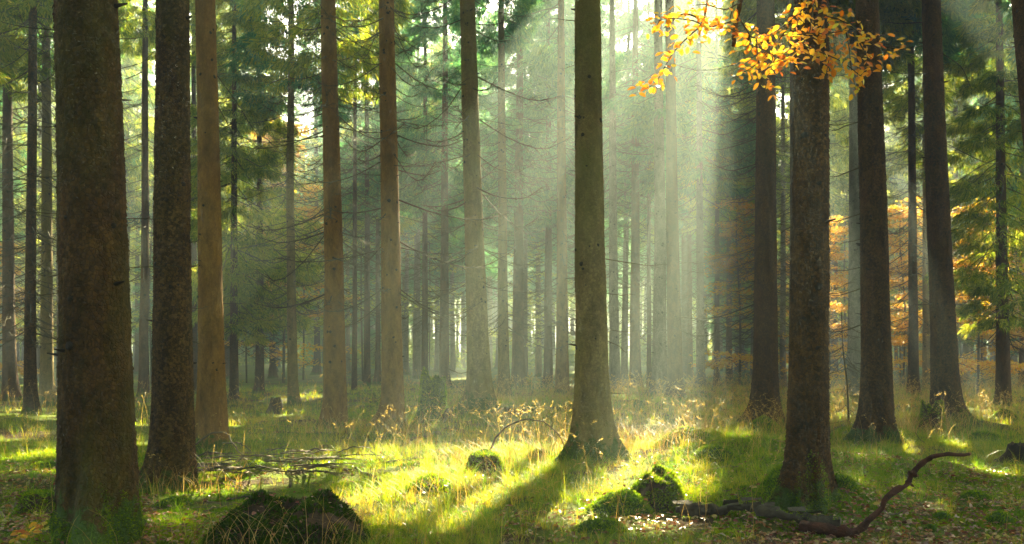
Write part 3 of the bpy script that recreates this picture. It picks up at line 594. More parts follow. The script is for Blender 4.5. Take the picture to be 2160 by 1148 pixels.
for ti, x0, y0, x1, y1, sag, rp in BR:
    root, at = ATS[ti]; Y = root.location.y; dep = rs.randn() * 0.25
    org = np.array(root.location)
    def W3(px, py, d): yy = Y + d; return np.array([X(px, yy), yy, Z(py, yy)]) - org
    a = W3(x0, y0, 0); cxy, rr = at(a[2], 0.0); a[0] = np.clip(a[0], cxy[0] - 2 * rr + rr * 0.25, cxy[0] - rr * 0.25)
    e = W3(x1, y1, dep); m = W3(x0 * .55 + x1 * .45, y0 * .55 + y1 * .45 + sag, dep * .5); m2 = W3(x0 * .25 + x1 * .75, y0 * .25 + y1 * .75 + sag * .8 + rs.randn() * 2, dep * .8)
    mb = MB(); L = abs(x1 - x0) + abs(y1 - y0); dead_branch_arr(mb, curve([a, m, m2, e], 10), rp / 2 / F * Y * 1.25, rs, 0, int(2 + L / 11 * (1.0 if ti in (3, 4, 5, 2) else 0.45)), 0.5, 5)
    link('dead_branch', mb.me('dead_branch', [M['twig']]), root)

# ------------------------------------------------------------------ moss fuzz on any surface
def tri_arrays(mb):
    V = np.vstack(mb.V); T = [t for t in mb.T]
    for q in mb.Q: T += [q[:, [0, 1, 2]], q[:, [0, 2, 3]]]
    return V, np.vstack(T)
def fuzz(V, T, dens, ln, mask=None, rs=RS, wid=0.25, up=0.3):
    a, b, c = V[T[:, 0]], V[T[:, 1]], V[T[:, 2]]; N = np.cross(b - a, c - a); A = np.linalg.norm(N, axis=1) / 2; N /= (2 * A[:, None] + 1e-12)
    n = rs.poisson(A * dens); i = np.repeat(np.arange(len(T)), n); k = len(i)
    r1 = np.sqrt(rs.rand(k)); r2 = rs.rand(k); P = a[i] * (1 - r1)[:, None] + b[i] * (r1 * (1 - r2))[:, None] + c[i] * (r1 * r2)[:, None]; n_ = N[i]
    if mask is not None: q = mask(P, n_); P = P[q]; n_ = n_[q]; k = len(P)
    d = n_ + rs.randn(k, 3) * 0.45 + np.array([0, 0, up]); d /= np.linalg.norm(d, axis=1)[:, None]
    w = np.cross(d, rs.randn(k, 3)); w /= np.linalg.norm(w, axis=1)[:, None]
    patch = fbm(P[:, 0] * 9 + P[:, 2] * 5, P[:, 1] * 9, 77, 3)
    l = ln * (0.5 + rs.rand(k)) * (1 + 0.8 * patch); v = np.clip(0.45 + 1.1 * patch + 0.18 * rs.randn(k), 0, 1)
    P = P - n_ * 0.004
    Vn = np.stack([P - w * (l * wid)[:, None], P + w * (l * wid)[:, None], P + d * l[:, None]], 1).reshape(-1, 3)
    return Vn, np.arange(k * 3).reshape(-1, 3), np.repeat(v, 3)
def fuzz_mesh(name, V, T, dens, ln, mask=None, mat='moss', **kw):
    a, b, c = fuzz(V, T, dens, ln, mask, **kw)
    return mesh(name, a, [b], [M[mat]], None, c, False)

def dome(cx, cy, rx, ry, h, seed, rot=0, flat=0.5, n=40, rough=0.22, sink=0.12, peak=(0, 0)):
    """a lumpy hummock sitting on the ground; local coordinates about (cx, cy)"""
    mb = MB(); th = np.linspace(0, 2 * np.pi, n * 2, endpoint=False); rr = np.linspace(1, 0.0, n)
    R, TH = np.meshgrid(rr, th, indexing='ij'); u = R * np.cos(TH); v = R * np.sin(TH)
    nz = fbm(u * 2.2 + seed, v * 2.2, seed, 4); edge = 1 + 0.35 * fbm(np.cos(TH) * 1.6 + seed, np.sin(TH) * 1.6, seed + 3, 3)
    x = rx * u * edge; y = ry * v * edge
    x, y = x * math.cos(rot) - y * math.sin(rot), x * math.sin(rot) + y * math.cos(rot)
    hh = h * np.clip(1 - np.hypot(u - peak[0] * (1 - R), v - peak[1] * (1 - R)) ** (0.9 / flat), 0, 1) ** 1.4
    g0 = gz(cx, cy); z = ground(cx + x, cy + y) - g0 - sink * (R ** 4) + hh * (1 + rough * 2.2 * nz) + rough * h * 0.5 * fbm(u * 7, v * 7, seed + 9, 3) * (1 - R ** 3)
    V = np.stack([x, y, z], -1).reshape(-1, 3); m = n * 2; i = np.arange(n - 1)[:, None] * m; j = np.arange(m)[None]; j2 = (j + 1) % m
    mb.add(V, np.stack([i + j, i + j2, i + m + j2, i + m + j], -1).reshape(-1, 4)); return mb, g0
def hummock(name, label, cat, px, Y, wpx, ry, h, seed, dens=5000, ln=0.028, body='moss_skin', group=None, mask=None, moss='moss', **kw):
    cx = X(px, Y); rx = wpx / F * Y / 2; mb, g0 = dome(cx, Y, rx, ry, h, seed, **kw)
    root = empty(name, (cx, Y, g0)); tag(root, label, cat, group)
    link('mound', mb.me('mound', [M[body]]), root); V, T = tri_arrays(mb)
    link('moss_cover', fuzz_mesh('moss_cover', V, T, dens, ln, mask, moss), root); return root

def stump(label, px, py, wpx, hpx, seed, jag=0.25, moss=0.8, top='cut_wood', bark_m='rot_wood', group='old tree stumps', dens=6000, ln=0.022, lean=(0, 0), roots=5, cap=None):
    rs = np.random.RandomState(seed); Y = solve_y(px, py)
    r = wpx / 2 / F * Y; H = hpx / F * Y; cx = X(px, Y); n = 56; z = np.concatenate([np.linspace(-0.12, H * 0.35, 12), np.linspace(H * 0.42, H, 12)])
    th = np.linspace(0, 2 * np.pi, n, endpoint=False); TH, ZZ = np.meshgrid(th, z); z0 = np.maximum(ZZ, 0)
    lob = sum((0.5 + rs.rand()) * np.exp(-(np.angle(np.exp(1j * (th - rs.rand() * 6.28))) / 0.3) ** 2) for _ in range(roots))
    R = r * (1 + 0.34 * fbm(np.cos(TH) * 1.5 + seed, np.sin(TH) * 1.5 + ZZ * 2, seed, 3) + 0.12 * fbm(TH * 5, ZZ * 9, seed + 2, 3)) + r * 0.8 * np.exp(-z0 / (0.22 * H + 0.02)) * (0.25 + 0.7 * lob)[None]
    jagv = 1 + (jag + .08) * (vnoise(np.cos(th) * 1.4 + seed, np.sin(th) * 1.4, seed) - 0.5) * 2 + jag * 0.5 * (vnoise(th * 7, th * 0, seed + 1) - 0.5)
    Zt = np.where(ZZ > H * 0.4, H * 0.4 + (ZZ - H * 0.4) * ((jagv[None] * H - H * 0.4) / (H * 0.6)), ZZ)
    cap = (jag < 0.2) * 0.05 - 0.10 * (jag >= 0.2) if cap is None else cap
    R = R * (1 - (0.16 if jag < 0.2 else 0.05) * np.clip((ZZ - H * .55) / (H * .45), 0, 1) ** 2)
    Vx = R * np.cos(TH) + lean[0] * Zt; Vy = R * np.sin(TH) + lean[1] * Zt; mb = MB(); k = len(z)
    V = np.stack([Vx, Vy, Zt], -1).reshape(-1, 3); i = np.arange(k - 1)[:, None] * n; j = np.arange(n)[None]; j2 = (j + 1) % n
    mb.add(V, np.stack([i + j, i + j2, i + n + j2, i + n + j], -1).reshape(-1, 4))
    rim = V[-n:]; c = rim.mean(0); rings = [rim] + [c + (rim - c) * f * [1, 1, 0.6] + [0, 0, H * cap * (1 - f * f)] + rs.randn(n, 3) * [0, 0, H * 0.02] for f in (0.8, 0.5, 0.2)]
    tp = MB(); tp.add(np.vstack(rings + [c[None] + [0, 0, H * cap]]), np.vstack([np.stack([q * n + np.arange(n), q * n + (np.arange(n) + 1) % n, (q + 1) * n + (np.arange(n) + 1) % n, (q + 1) * n + np.arange(n)], -1) for q in range(3)]),
           np.stack([3 * n + np.arange(n), 3 * n + (np.arange(n) + 1) % n, np.full(n, 4 * n)], -1))
    root = empty('tree_stump', (cx, Y, gz(cx, Y))); tag(root, label, 'tree stump', group)
    link('bark', mb.me('bark', [M[bark_m]]), root); link('broken_top', tp.me('broken_top', [M[top]]), root)
    if moss > 0:
        V1, T1 = tri_arrays(mb); V2, T2 = tri_arrays(tp); V = np.vstack([V1, V2]); T = np.vstack([T1, T2 + len(V1)])
        def mk(P, N): return (fbm(P[:, 0] * 6 + 3, P[:, 1] * 6 + P[:, 2] * 4, seed, 3) + moss - 0.62 + 0.35 * N[:, 2] > 0)
        link('moss_cover', fuzz_mesh('moss_cover', V, T, dens, ln, mk), root)
    return root

M['moss_deep_shade'] = leafy('moss_deep_shade', [(0.012, 0.032, 0.004), (0.03, 0.07, 0.006), (0.07, 0.12, 0.010)], [(0.04, 0.10, 0.004), (0.10, 0.20, 0.008), (0.25, 0.32, 0.015)], 0.3, 0.9, 0.1, 3.0)  # deep green moss, darkened further for the mound's backlit shaded front
hummock('mossy_mound', 'big dark moss mound with dead grass at the bottom edge, left of the middle', 'mound', 612, 7.75, 400, 0.62, 0.43, 3, 9000, 0.030, group='moss mounds', flat=0.40, n=64, peak=(-0.15, 0), moss='moss_deep_shade', rough=0.62, body='rot_wood', mask=lambda P, N: fbm(P[:, 0] * 3.2 + 9, P[:, 1] * 3.2 + P[:, 2] * 3, 140, 4) + .13 > 0)
hummock('mossy_stump', 'squat mossy stump in the sun with a moss ridge running down to its left', 'tree stump', 1388, 9.25, 142, 0.30, 0.36, 41, 14000, 0.026, group='old tree stumps', flat=0.24, n=56, rough=0.36, body='rot_wood', mask=lambda P, N: fbm(P[:, 0] * 6 + 4, P[:, 1] * 6 + P[:, 2] * 5, 141, 4) + .10 + .25 * N[:, 2] > 0)
hummock('moss_ridge', 'low moss ridge sloping down left from the squat sunlit stump', 'mound', 1300, 8.85, 190, 0.26, 0.20, 5, 11000, 0.024, group='moss mounds', rot=0.25, n=48, peak=(0.3, 0.2))
hummock('moss_ridge', 'thin moss strip at the bottom edge below the squat stump', 'mound', 1270, 8.1, 160, 0.16, 0.10, 6, 11000, 0.022, group='moss mounds', n=40)
stump('grassy stump with a flat moss cap under the bowed stem', 1022, 1000, 70, 44, 42, 0.06, 0.75, 'moss_skin', 'rot_wood', dens=7000)
stump('tall jagged mossy stump left of the rough ringed trunk', 914, 890, 52, 90, 43, 0.3, 1.1, 'rot_wood', 'moss_skin', dens=4000, ln=0.03)
stump('low broken root piece leaning on the tall jagged stump', 938, 890, 26, 26, 44, 0.6, 0.6, 'rot_wood', dens=3000, ln=0.03, lean=(0.3, 0))
stump('small cut stump with a bright moss top in front of the slender lone spruce', 582, 872, 25, 34, 45, 0.03, 0.35, 'moss_skin', 'rot_wood', dens=3000, ln=0.03)
for i_, (rt, _) in ATS.items():      # moss climbing the trunk feet
    me = [c_ for c_ in rt.children if c_.name.startswith('trunk')][0].data; V = np.empty(len(me.vertices) * 3); me.vertices.foreach_get('co', V); V = V.reshape(-1, 3)
    T = np.empty(len(me.polygons) * 4 if all(True for _ in ()) else 0, int); me.calc_loop_triangles(); T = np.empty(len(me.loop_triangles) * 3, np.int32); me.loop_triangles.foreach_get('vertices', T); T = T.reshape(-1, 3)
    T = T[V[T[:, 0], 2] < 0.9]; sd_ = i_ * 7; hh_ = {0: .55, 8: .55, 6: .6, 1: .3, 3: .35, 4: .25}.get(i_, .3)
    def mk_(P, N): return fbm(P[:, 0] * 5 + sd_, P[:, 1] * 5 + P[:, 2] * 2, 50 + sd_, 4) + .16 - .42 * P[:, 2] / hh_ > 0
    link('moss_cover', fuzz_mesh('moss_cover', V, T, 7000 if rt.location.y < 12 else 2500, .016 if rt.location.y < 12 else .026, mk_, 'moss_deep_shade' if i_ in (1, 9) else 'moss'), rt)
hummock('mossy_mound', 'grass covered hummock in the middle of the bottom meadow', 'mound', 905, 9.9, 170, 0.40, 0.06, 7, 2500, 0.03, group='moss mounds', n=30)
stump('low moss capped stump behind the left side of the thickest trunk', 84, 1082, 66, 40, 46, 0.1, 0.9, 'moss_skin', 'rot_wood', dens=9000, ln=0.024)
hummock('mossy_root', 'mossy root ridge running from the thickest trunk to the left', 'root', 92, 12.6, 110, 0.22, 0.17, 9, 6000, 0.026, group='moss mounds', n=30, rot=0.2)
stump('mossy jagged stump in front of the rough brown trunk at the right', 1966, 914, 42, 50, 47, 0.4, 0.8, 'rot_wood', 'rot_wood', dens=5000, ln=0.03)
stump('black rotten stump at the right edge with a stick beside it', 2150, 978, 52, 44, 48, 0.3, 0.0, 'rot_wood', 'knot')
hummock('mossy_mound', 'round deep green moss cushion at the left foot of the mossy rooted dark trunk', 'mound', 1642, 9.45, 120, 0.32, 0.15, 11, 12000, 0.024, group='moss mounds', n=48)
hummock('mossy_root', 'moss covered root reaching right from the mossy rooted dark trunk', 'root', 1780, 9.15, 95, 0.16, 0.13, 12, 12000, 0.022, group='moss mounds', rot=-0.5, n=36)
hummock('mossy_log', 'mossy rotten log lying near the right edge below the tall grass', 'fallen log', 2120, 21.5, 90, 0.25, 0.34, 13, 3500, 0.03, n=30)
hummock('mossy_mound', 'moss mound around the foot of the rough ringed trunk', 'mound', 1000, 25.2, 130, 0.8, 0.34, 14, 2200, 0.035, group='moss mounds', n=34)
hummock('mossy_mound', 'moss mound at the foot of the dark trunk with long branches', 'mound', 1612, 18.9, 90, 0.5, 0.25, 15, 3000, 0.035, group='moss mounds', n=34)
for k, (px, Y, w, h, lab) in enumerate([(2060, 9.4, 100, .10, 'dark moss cushion near the right edge, upper one'), (2110, 8.5, 90, .09, 'moss cushion in the bottom right corner'), (1990, 8.6, 60, .07, 'small moss cushion left of the corner cushion'), (1965, 8.2, 46, .06, 'smallest moss cushion beside the bottom right leaves'),
        (370, 9.6, 110, .10, 'bright moss cushion between the thickest and the scaly trunk'), (530, 13.0, 130, .12, 'sunlit moss cushion behind the big dark mound'), (1500, 11.8, 150, .16, 'yellow green moss bank right of the squat stump'), (1440, 13.6, 160, .20, 'sunlit moss bank right of the central trunk'), (1135, 13.6, 90, .12, 'moss cushion left of the central trunk foot'), (2075, 17, 110, .18, 'lit moss patch before the tall grass at the right')]):
    hummock('moss_cushion', lab, 'moss', px, Y, w, w / F * Y / 2 * 0.7, h, 60 + k, 9000 if Y < 10 else 4500, 0.02 if Y < 10 else 0.026, group='moss cushions', n=26)

# ------------------------------------------------------------------ sticks, logs and stems
def seg3(pts, lift=0.02):
    out = []
    for p in pts:
        px, py = p[0], p[1]
        if len(p) > 2 and p[2] is not None: Y = p[2]; z = Z(py, Y)
        else:
            Y = solve_y(px, py)
            z = gz(X(px, Y), Y) + lift
        out.append((X(px, Y), Y, z))
    return np.array(out)
def stick(label, pts, rad, mat='twig_pale', tw=5, group='fallen branches', name='fallen_branch', cat='branch', seed=1, n=14, rough=0.25, taper=0.35, tl=0.4):
    P = seg3(pts, rad); c = curve(P, n); org = c[0].copy(); rs = np.random.RandomState(seed); mb = MB()
    q = c - org; q[1:-1] += rs.randn(n - 2, 3) * rad * 0.5
    mb.tube(q, np.linspace(rad, rad * taper, n) * (1 + 0.2 * (rs.rand(n) - 0.5)), 7, 0, 0.5, rough)
    if tw: m2 = MB(); dead_branch_arr(m2, q, rad * 0.5, rs, 0, tw, tl); mb.add(np.vstack(m2.V), np.vstack(m2.Q), np.vstack(m2.T))
    o = link(name, mb.me(name, [M[mat]])); o.location = org; tag(o, label, cat, group); return o

# the log with the upswept red branch
root = empty('fallen_log', (X(1600, 8.4), 8.4, gz(X(1600, 8.4), 8.4))); tag(root, 'fallen log with flaking bark and one red brown branch curving up to the right', 'fallen log')
org = np.array(root.location)
P = seg3([(1425, 1084, 8.85), (1500, 1090, 8.75), (1580, 1094, 8.6), (1640, 1118, 8.3), (1700, 1130, 8.15), (1772, 1142, 8.05)]); P[:, 2] = ground(P[:, 0], P[:, 1]) + [0.06, 0.07, 0.10, 0.10, 0.09, 0.08]
c = curve(P, 30) - org; mb = MB(); c[1:-1] += RS.randn(28, 3) * 0.010; mb.tube(c, 0.034 + 0.014 * np.sin(np.linspace(0, 9, 30)) ** 2 + .007 * RS.randn(30), 14, 0, 0.5, 0.5); link('trunk', mb.me('trunk', [M['log_bark']]), root)
V, T = tri_arrays(mb)
link('moss_cover', fuzz_mesh('moss_cover', V, T, 7000, 0.016, lambda P_, N_: (N_[:, 2] > 0.3) & (fbm(P_[:, 0] * 5, P_[:, 1] * 5, 4, 2) > 0.05)), root)
mb = MB()
for k in range(26):
    f = RS.rand() * 28; i_ = int(f); p = c[i_] + (c[i_ + 1] - c[i_]) * (f - i_); a = RS.rand() * 3.14; u = np.array([0, -math.cos(a), math.sin(a)]); t_ = np.array([1, 0, 0]) * (0.03 + 0.05 * RS.rand()); w_ = np.cross(u, [1, 0, 0]) * (0.015 + 0.02 * RS.rand()); b_ = p + u * 0.066
    mb.add([b_ - t_ - w_, b_ + t_ * .8 - w_ * 1.2 + u * 0.006, b_ + t_ + w_ + u * 0.02, b_ - t_ * 1.1 + w_ * .7 + u * 0.012], [[0, 1, 2, 3]])
link('bark_flake', mb.me('bark_flake', [M['log_bark']], False), root)['kind'] = 'stuff'
Pb = seg3([(1690, 1124), (1770, 1136), (1808, 1120, 7.9), (1850, 1080, 7.9), (1884, 1040, 7.95), (1916, 1020, 8.0), (1924, 998, 8.02), (1950, 976, 8.05), (1984, 960, 8.1), (2044, 958, 8.2)], 0.05)
cb = curve(Pb, 40) - org; mb = MB(); rr = np.interp(np.linspace(0, 1, 40), [0, .12, .3, .5, .62, .66, .72, 1], [.055, .045, .024, .025, .023, .036, .022, .014]); cb[1:-1] += RS.randn(38, 3) * 0.005; mb.tube(cb, rr * (1 + .12 * RS.randn(40)), 12, 0, 0.5, 0.3)
for f, dx, dz in ((26, -.05, .03), (22, .04, -.03), (31, .02, .035), (6, .10, -.12), (8, -.02, -.13)): mb.tube(curve([cb[f], cb[f] + [dx * .6, -.02, dz * .6], cb[f] + [dx, -.03, dz]], 4), [rr[f] * .7, rr[f] * .5, rr[f] * .4, rr[f] * .2], 6, 0, 0.5, 0.2)
m2 = MB(); dead_branch_arr(m2, cb[8:36], 0.011, np.random.RandomState(6), 0, 7, 0.13, 5); mb.add(np.vstack(m2.V), np.vstack(m2.Q), np.vstack(m2.T))
link('branch', mb.me('branch', [M['red_wood']]), root)
mb = MB(); d = cb[-1] - cb[-2]; mb.tube([cb[-1], cb[-1] + d * 0.25], [0.0175, 0.014], 12, 0, 0.5, 0.3); link('broken_end', mb.me('broken_end', [M['cut_wood']]), root)

stick('bare twig lying below the fallen log', [(1340, 1122), (1400, 1118), (1470, 1112), (1530, 1098)], 0.008, 'twig', 4, seed=3)
stick('thin branch lying right of the fallen log fork', [(1740, 1108), (1800, 1112), (1860, 1120), (1990, 1146)], 0.013, 'twig', 7, seed=4)
stick('short twig rising behind the log fork', [(1865, 1092), (1905, 1082), (1945, 1064)], 0.010, 'twig', 3, seed=5)
stick('crooked stick on the moss in front of the thickest trunk, lower left', [(0, 1085), (25, 1105), (50, 1100), (66, 1088)], 0.016, 'twig_pale', 3, seed=6)
stick('leaning stick beside the low moss capped stump', [(22, 1088), (34, 1066), (40, 1040, 10.2)], 0.012, 'twig', 2, seed=7)
stick('upright forked twig before the mossy rooted dark trunk', [(1702, 1085, 8.7), (1712, 1060, 8.7), (1724, 1042, 8.65), (1730, 1018, 8.6)], 0.007, 'twig_pale', 4, seed=8)
stick('dark stick slanting through grass right of the flaky dark trunk', [(1976, 962), (1958, 944, 15.5), (1930, 912, 15.2)], 0.014, 'twig', 2, seed=9)
stick('stick lying against the black rotten stump', [(2088, 960), (2110, 968), (2130, 976)], 0.02, 'rot_wood', 2, seed=10)
stick('thin bowed stem arching over the flat capped stump', [(1024, 1008, 12.4), (1033, 950, 12.5), (1068, 902, 12.6), (1118, 884, 12.7), (1164, 902, 12.8), (1196, 950, 12.9), (1210, 978, 12.9)], 0.016, 'twig_pale', 5, 'bare stems', seed=11, n=26, rough=0.15, taper=0.3, tl=0.15)
for k, a in enumerate([
  ('long pale branch lying along the front of the pile', [(412, 985), (470, 984), (540, 980), (620, 976), (690, 962)], .028, 9),
  ('second long branch of the pile, reaching right to the sunlit moss', [(430, 962), (520, 960), (600, 963), (670, 975), (700, 968)], .020, 12),
  ('arched branch springing up before the smooth brown trunk', [(414, 938, 14.5), (446, 914, 14.4), (478, 916, 14.4), (500, 950, 14.3), (516, 966)], .016, 8),
  ('lower arched twig before the smooth brown trunk', [(470, 935, 14.6), (500, 934, 14.4), (520, 944, 14.4), (530, 958)], .012, 6),
  ('crooked branch at the near side of the pile', [(424, 1020), (470, 1024), (540, 1040), (600, 1046)], .012, 10),
  ('dark branch half under the pile', [(416, 1000), (450, 1006), (500, 1022), (540, 1046)], .015, 9),
  ('branch lying across the sunlit moss patch', [(700, 990), (740, 996), (775, 1010), (805, 1022)], .030, 7),
  ('second branch crossing the sunlit moss patch', [(735, 985), (760, 1000), (810, 1018)], .016, 5),
  ('upright crooked twig behind the big dark mound', [(676, 1048, 11.2), (668, 1010, 11.3), (660, 985, 11.4), (658, 955, 11.4)], .010, 3),
  ('short stub stick standing in the sunlit moss', [(612, 1030), (622, 1006, 11.9), (636, 992, 11.8)], .014, 2),
  ('broken knobbly stick at the left of the sunlit moss', [(522, 1030), (536, 1022, 11.7), (552, 1016, 11.6)], .022, 4),
  ('thin twig standing among grass right of the sunlit moss', [(820, 1030), (812, 990, 13), (796, 965, 13.2), (780, 950, 13.5)], .012, 5),
  ('long thin branch lying behind the sunlit moss', [(800, 980), (880, 970), (940, 960), (1000, 957)], .016, 6),
  ('flat twigs lying in front of the tan trunk', [(560, 935), (600, 938), (660, 930), (700, 936)], .014, 10),
  ('small branch leaning up from the pile', [(540, 965), (575, 950, 15.2), (610, 938, 15)], .012, 8),
  ('broken branch beside the pale tan trunk', [(740, 925), (752, 938), (765, 950)], .022, 2),
  ('bent pale stick left of the pale tan trunk', [(708, 945), (714, 935, 17), (704, 926, 17)], .022, 1),
  ('mossy curved branch lying right of the pale tan trunk', [(862, 932), (900, 925), (935, 910), (970, 908)], .03, 2),
  ('twigs lying at the foot of the scaly barked trunk', [(330, 1062), (380, 1050), (430, 1044), (470, 1050)], .010, 12),
  ('pale twigs lying left of the big dark mound', [(430, 1080), (470, 1072), (520, 1062), (560, 1068)], .009, 8),
  ('stick lying in grass in front of the dark long branched trunk', [(1470, 1000), (1520, 990), (1560, 986)], .015, 4),
  ('twig lying near the central trunk root', [(1290, 990), (1330, 985), (1370, 995)], .012, 6),
  ('dead spruce twigs at the foot of the flaky dark trunk', [(1760, 905), (1800, 912), (1835, 900)], .014, 12),
  ('twig on the moss bank at the far left', [(10, 940), (50, 950), (95, 945)], .014, 6),
]):
    stick(a[0], a[1], a[2], 'twig_pale' if k % 3 else 'twig', a[3], seed=20 + k)
# heap of fine dead branches
rs = np.random.RandomState(99)
for k in range(38):
    px = 415 + 300 * rs.rand() ** 1.2; py = 948 + 50 * rs.rand(); 
    if k > 34: px = 330 + 250 * rs.rand(); py = 1040 + 40 * rs.rand()
    L = 50 + 90 * rs.rand(); a = rs.randn() * 0.35; up = 8 * rs.rand()
    stick('thin dead twig tangled in the fallen branch pile' if k <= 34 else 'thin dead twig on the moss left of the big dark mound', [(px, py), (px + L * .5, py - up + a * 8, 12.8 - .006 * (py - 950) * 10 if k <= 34 else None), (px + L, py + a * 14)], 0.006 + .009 * rs.rand(), ['twig', 'twig_pale', 'log_bark'][k % 3], 8, 'tangled dead twigs' if k <= 34 else 'twigs by the big dark mound', seed=200 + k)

# dead sapling right of the mossy rooted dark trunk
root = empty('dead_sapling', (X(1790, 17), 17, gz(X(1790, 17), 17) - 0.03)); tag(root, 'thin dead spruce sapling with bare whorls left of the flaky dark trunk', 'sapling')
mb = MB(); Pq = curve([(0, 0, -.05), (-.02, 0, .7), (-.10, 0, 1.4), (-.13, 0, 2.1)], 12); mb.tube(Pq, np.linspace(.022, .006, 12), 7, 0); link('stem', mb.me('stem', [M['twig']]), root)
add_whorls(root, 0.15, 1.9, 0.22, 0.36, np.random.RandomState(8), -0.05)

# ------------------------------------------------------------------ leaves
LT = np.array([(0, 0, 0), (.22, .24, .05), (.52, .33, .07), (.84, .22, .03), (1.04, 0, 0), (.84, -.22, .03), (.52, -.33, .07), (.22, -.24, .05), (.30, 0, -.01), (.60, 0, -.01), (.86, 0, -.01)]) - [0, 0, 0]
LQ = np.array([(8, 9, 2, 1), (9, 10, 3, 2), (8, 7, 6, 9), (9, 6, 5, 10)]); LTri = np.array([(0, 8, 1), (0, 7, 8), (10, 4, 3), (10, 5, 4)])
def leaves(P, D, N, size, curl=None):
    """oval leaves at P, midrib D, normal N"""
    D = D / np.linalg.norm(D, axis=1)[:, None]; B = np.cross(N, D); B /= np.linalg.norm(B, axis=1)[:, None] + 1e-9; N = np.cross(D, B); n = len(P)
    c = np.zeros(n) if curl is None else curl
    tz = LT[None, :, 2] * (1 + 3 * c[:, None]) - 0.35 * c[:, None] * LT[None, :, 0] ** 2
    V = P[:, None] + size[:, None, None] * (D[:, None] * LT[None, :, :1] + B[:, None] * LT[None, :, 1:2] * (1 - 0.3 * c)[:, None, None] + N[:, None] * tz[..., None])
    off = np.arange(n)[:, None, None] * 11
    return V.reshape(-1, 3), (LQ[None] + off).reshape(-1, 4), (LTri[None] + off).reshape(-1, 3)
# fallen leaves
n = 52000; Yl = 6.4 + 16 * RS.rand(n) ** 1.6; pxl = -60 + 2280 * RS.rand(n)
wgt = 0.12 + 0.88 * ((pxl > 1640) | (pxl < 330)) * (Yl < 14) + 0.8 * ((Yl < 8.9) & (pxl > 1060)) + 0.35 * ((Yl < 9) & (pxl > 300) & (pxl < 560))
keep = RS.rand(n) < wgt * (0.35 + 1.2 * vnoise(X(pxl, Yl) * 1.3, Yl * 1.3, 5)) * 0.75; pxl = pxl[keep]; Yl = Yl[keep]; xl = X(pxl, Yl); n = len(xl)
a = RS.rand(n) * 6.28; D = np.stack([np.cos(a), np.sin(a), RS.randn(n) * 0.25], -1); N = np.stack([RS.randn(n) * .45, RS.randn(n) * .45, np.ones(n)], -1)
V, Q, T = leaves(np.stack([xl, Yl, ground(xl, Yl) + 0.012 + 0.02 * RS.rand(n)], -1), D, N, 0.028 + 0.036 * RS.rand(n), RS.rand(n) * 0.9)
o = link('fallen_leaves', mesh('fallen_leaves', V, [Q, T], [M['litter']], None, np.repeat(RS.rand(n), 11), True)); tag(o, 'red brown and pale fallen beech leaves strewn over the moss', 'fallen leaves', None, 'stuff')
# leaves caught on the two near mounds
for nm, lb, cx_, cy_, sx_, sy_, m_ in (('caught_leaves', 'red brown leaves caught on the big dark moss mound', X(612, 7.75), 7.75, .42, .3, 90), ('caught_leaves', 'brown leaves caught on the squat sunlit stump and its ridge', X(1372, 9.2), 9.2, .3, .2, 60)):
    dg_ = bpy.context.evaluated_depsgraph_get(); pts = []
    for _ in range(m_):
        x_, y_ = cx_ + RS.randn() * sx_, cy_ + RS.randn() * sy_; best = gz(x_, y_)
        for o_ in COL.objects:
            if o_.name.startswith('mound') and abs(o_.parent.location.x - x_) < 1.2 and abs(o_.parent.location.y - y_) < 1.2:
                q_ = Vector((x_ - o_.parent.location.x, y_ - o_.parent.location.y, 3)); ok_, lo_, no_, _i = o_.ray_cast(q_, Vector((0, 0, -1)), distance=6)
                if ok_: best = max(best, lo_.z + o_.parent.location.z)
        pts.append((x_, y_, best + .022))
    pts = np.array(pts); m_ = len(pts); a_ = RS.rand(m_) * 6.28
    V, Q, T = leaves(pts, np.stack([np.cos(a_), np.sin(a_), RS.randn(m_) * .3], -1), np.stack([RS.randn(m_) * .4, -.35 + RS.randn(m_) * .4, np.ones(m_)], -1), .03 + .03 * RS.rand(m_), RS.rand(m_) * .9)
    o = link(nm, mesh(nm, V, [Q, T], [M['litter']], None, np.repeat(RS.rand(m_), 11), True)); tag(o, lb, 'fallen leaves', None, 'stuff')
# the orange leaves heaped in the lower left corner
n = 130; xl = X(20 + 130 * RS.rand(n), 7.6 + 0 * RS.rand(n)); yl = 7.35 + 1.2 * RS.rand(n); a = RS.rand(n) * 6.28
V, Q, T = leaves(np.stack([xl, yl, ground(xl, yl) + 0.03 + 0.05 * RS.rand(n)], -1), np.stack([np.cos(a), np.sin(a), RS.randn(n) * .3], -1), np.stack([RS.randn(n) * .5, -0.5 + RS.randn(n) * .5, np.ones(n)], -1), 0.05 + 0.03 * RS.rand(n), RS.rand(n) * .5)
o = link('golden_leaves', mesh('golden_leaves', V, [Q, T], [M['beech']], None, np.repeat(RS.rand(n), 11), True)); tag(o, 'golden fallen leaves gathered at the lower left corner', 'fallen leaves', None, 'stuff')

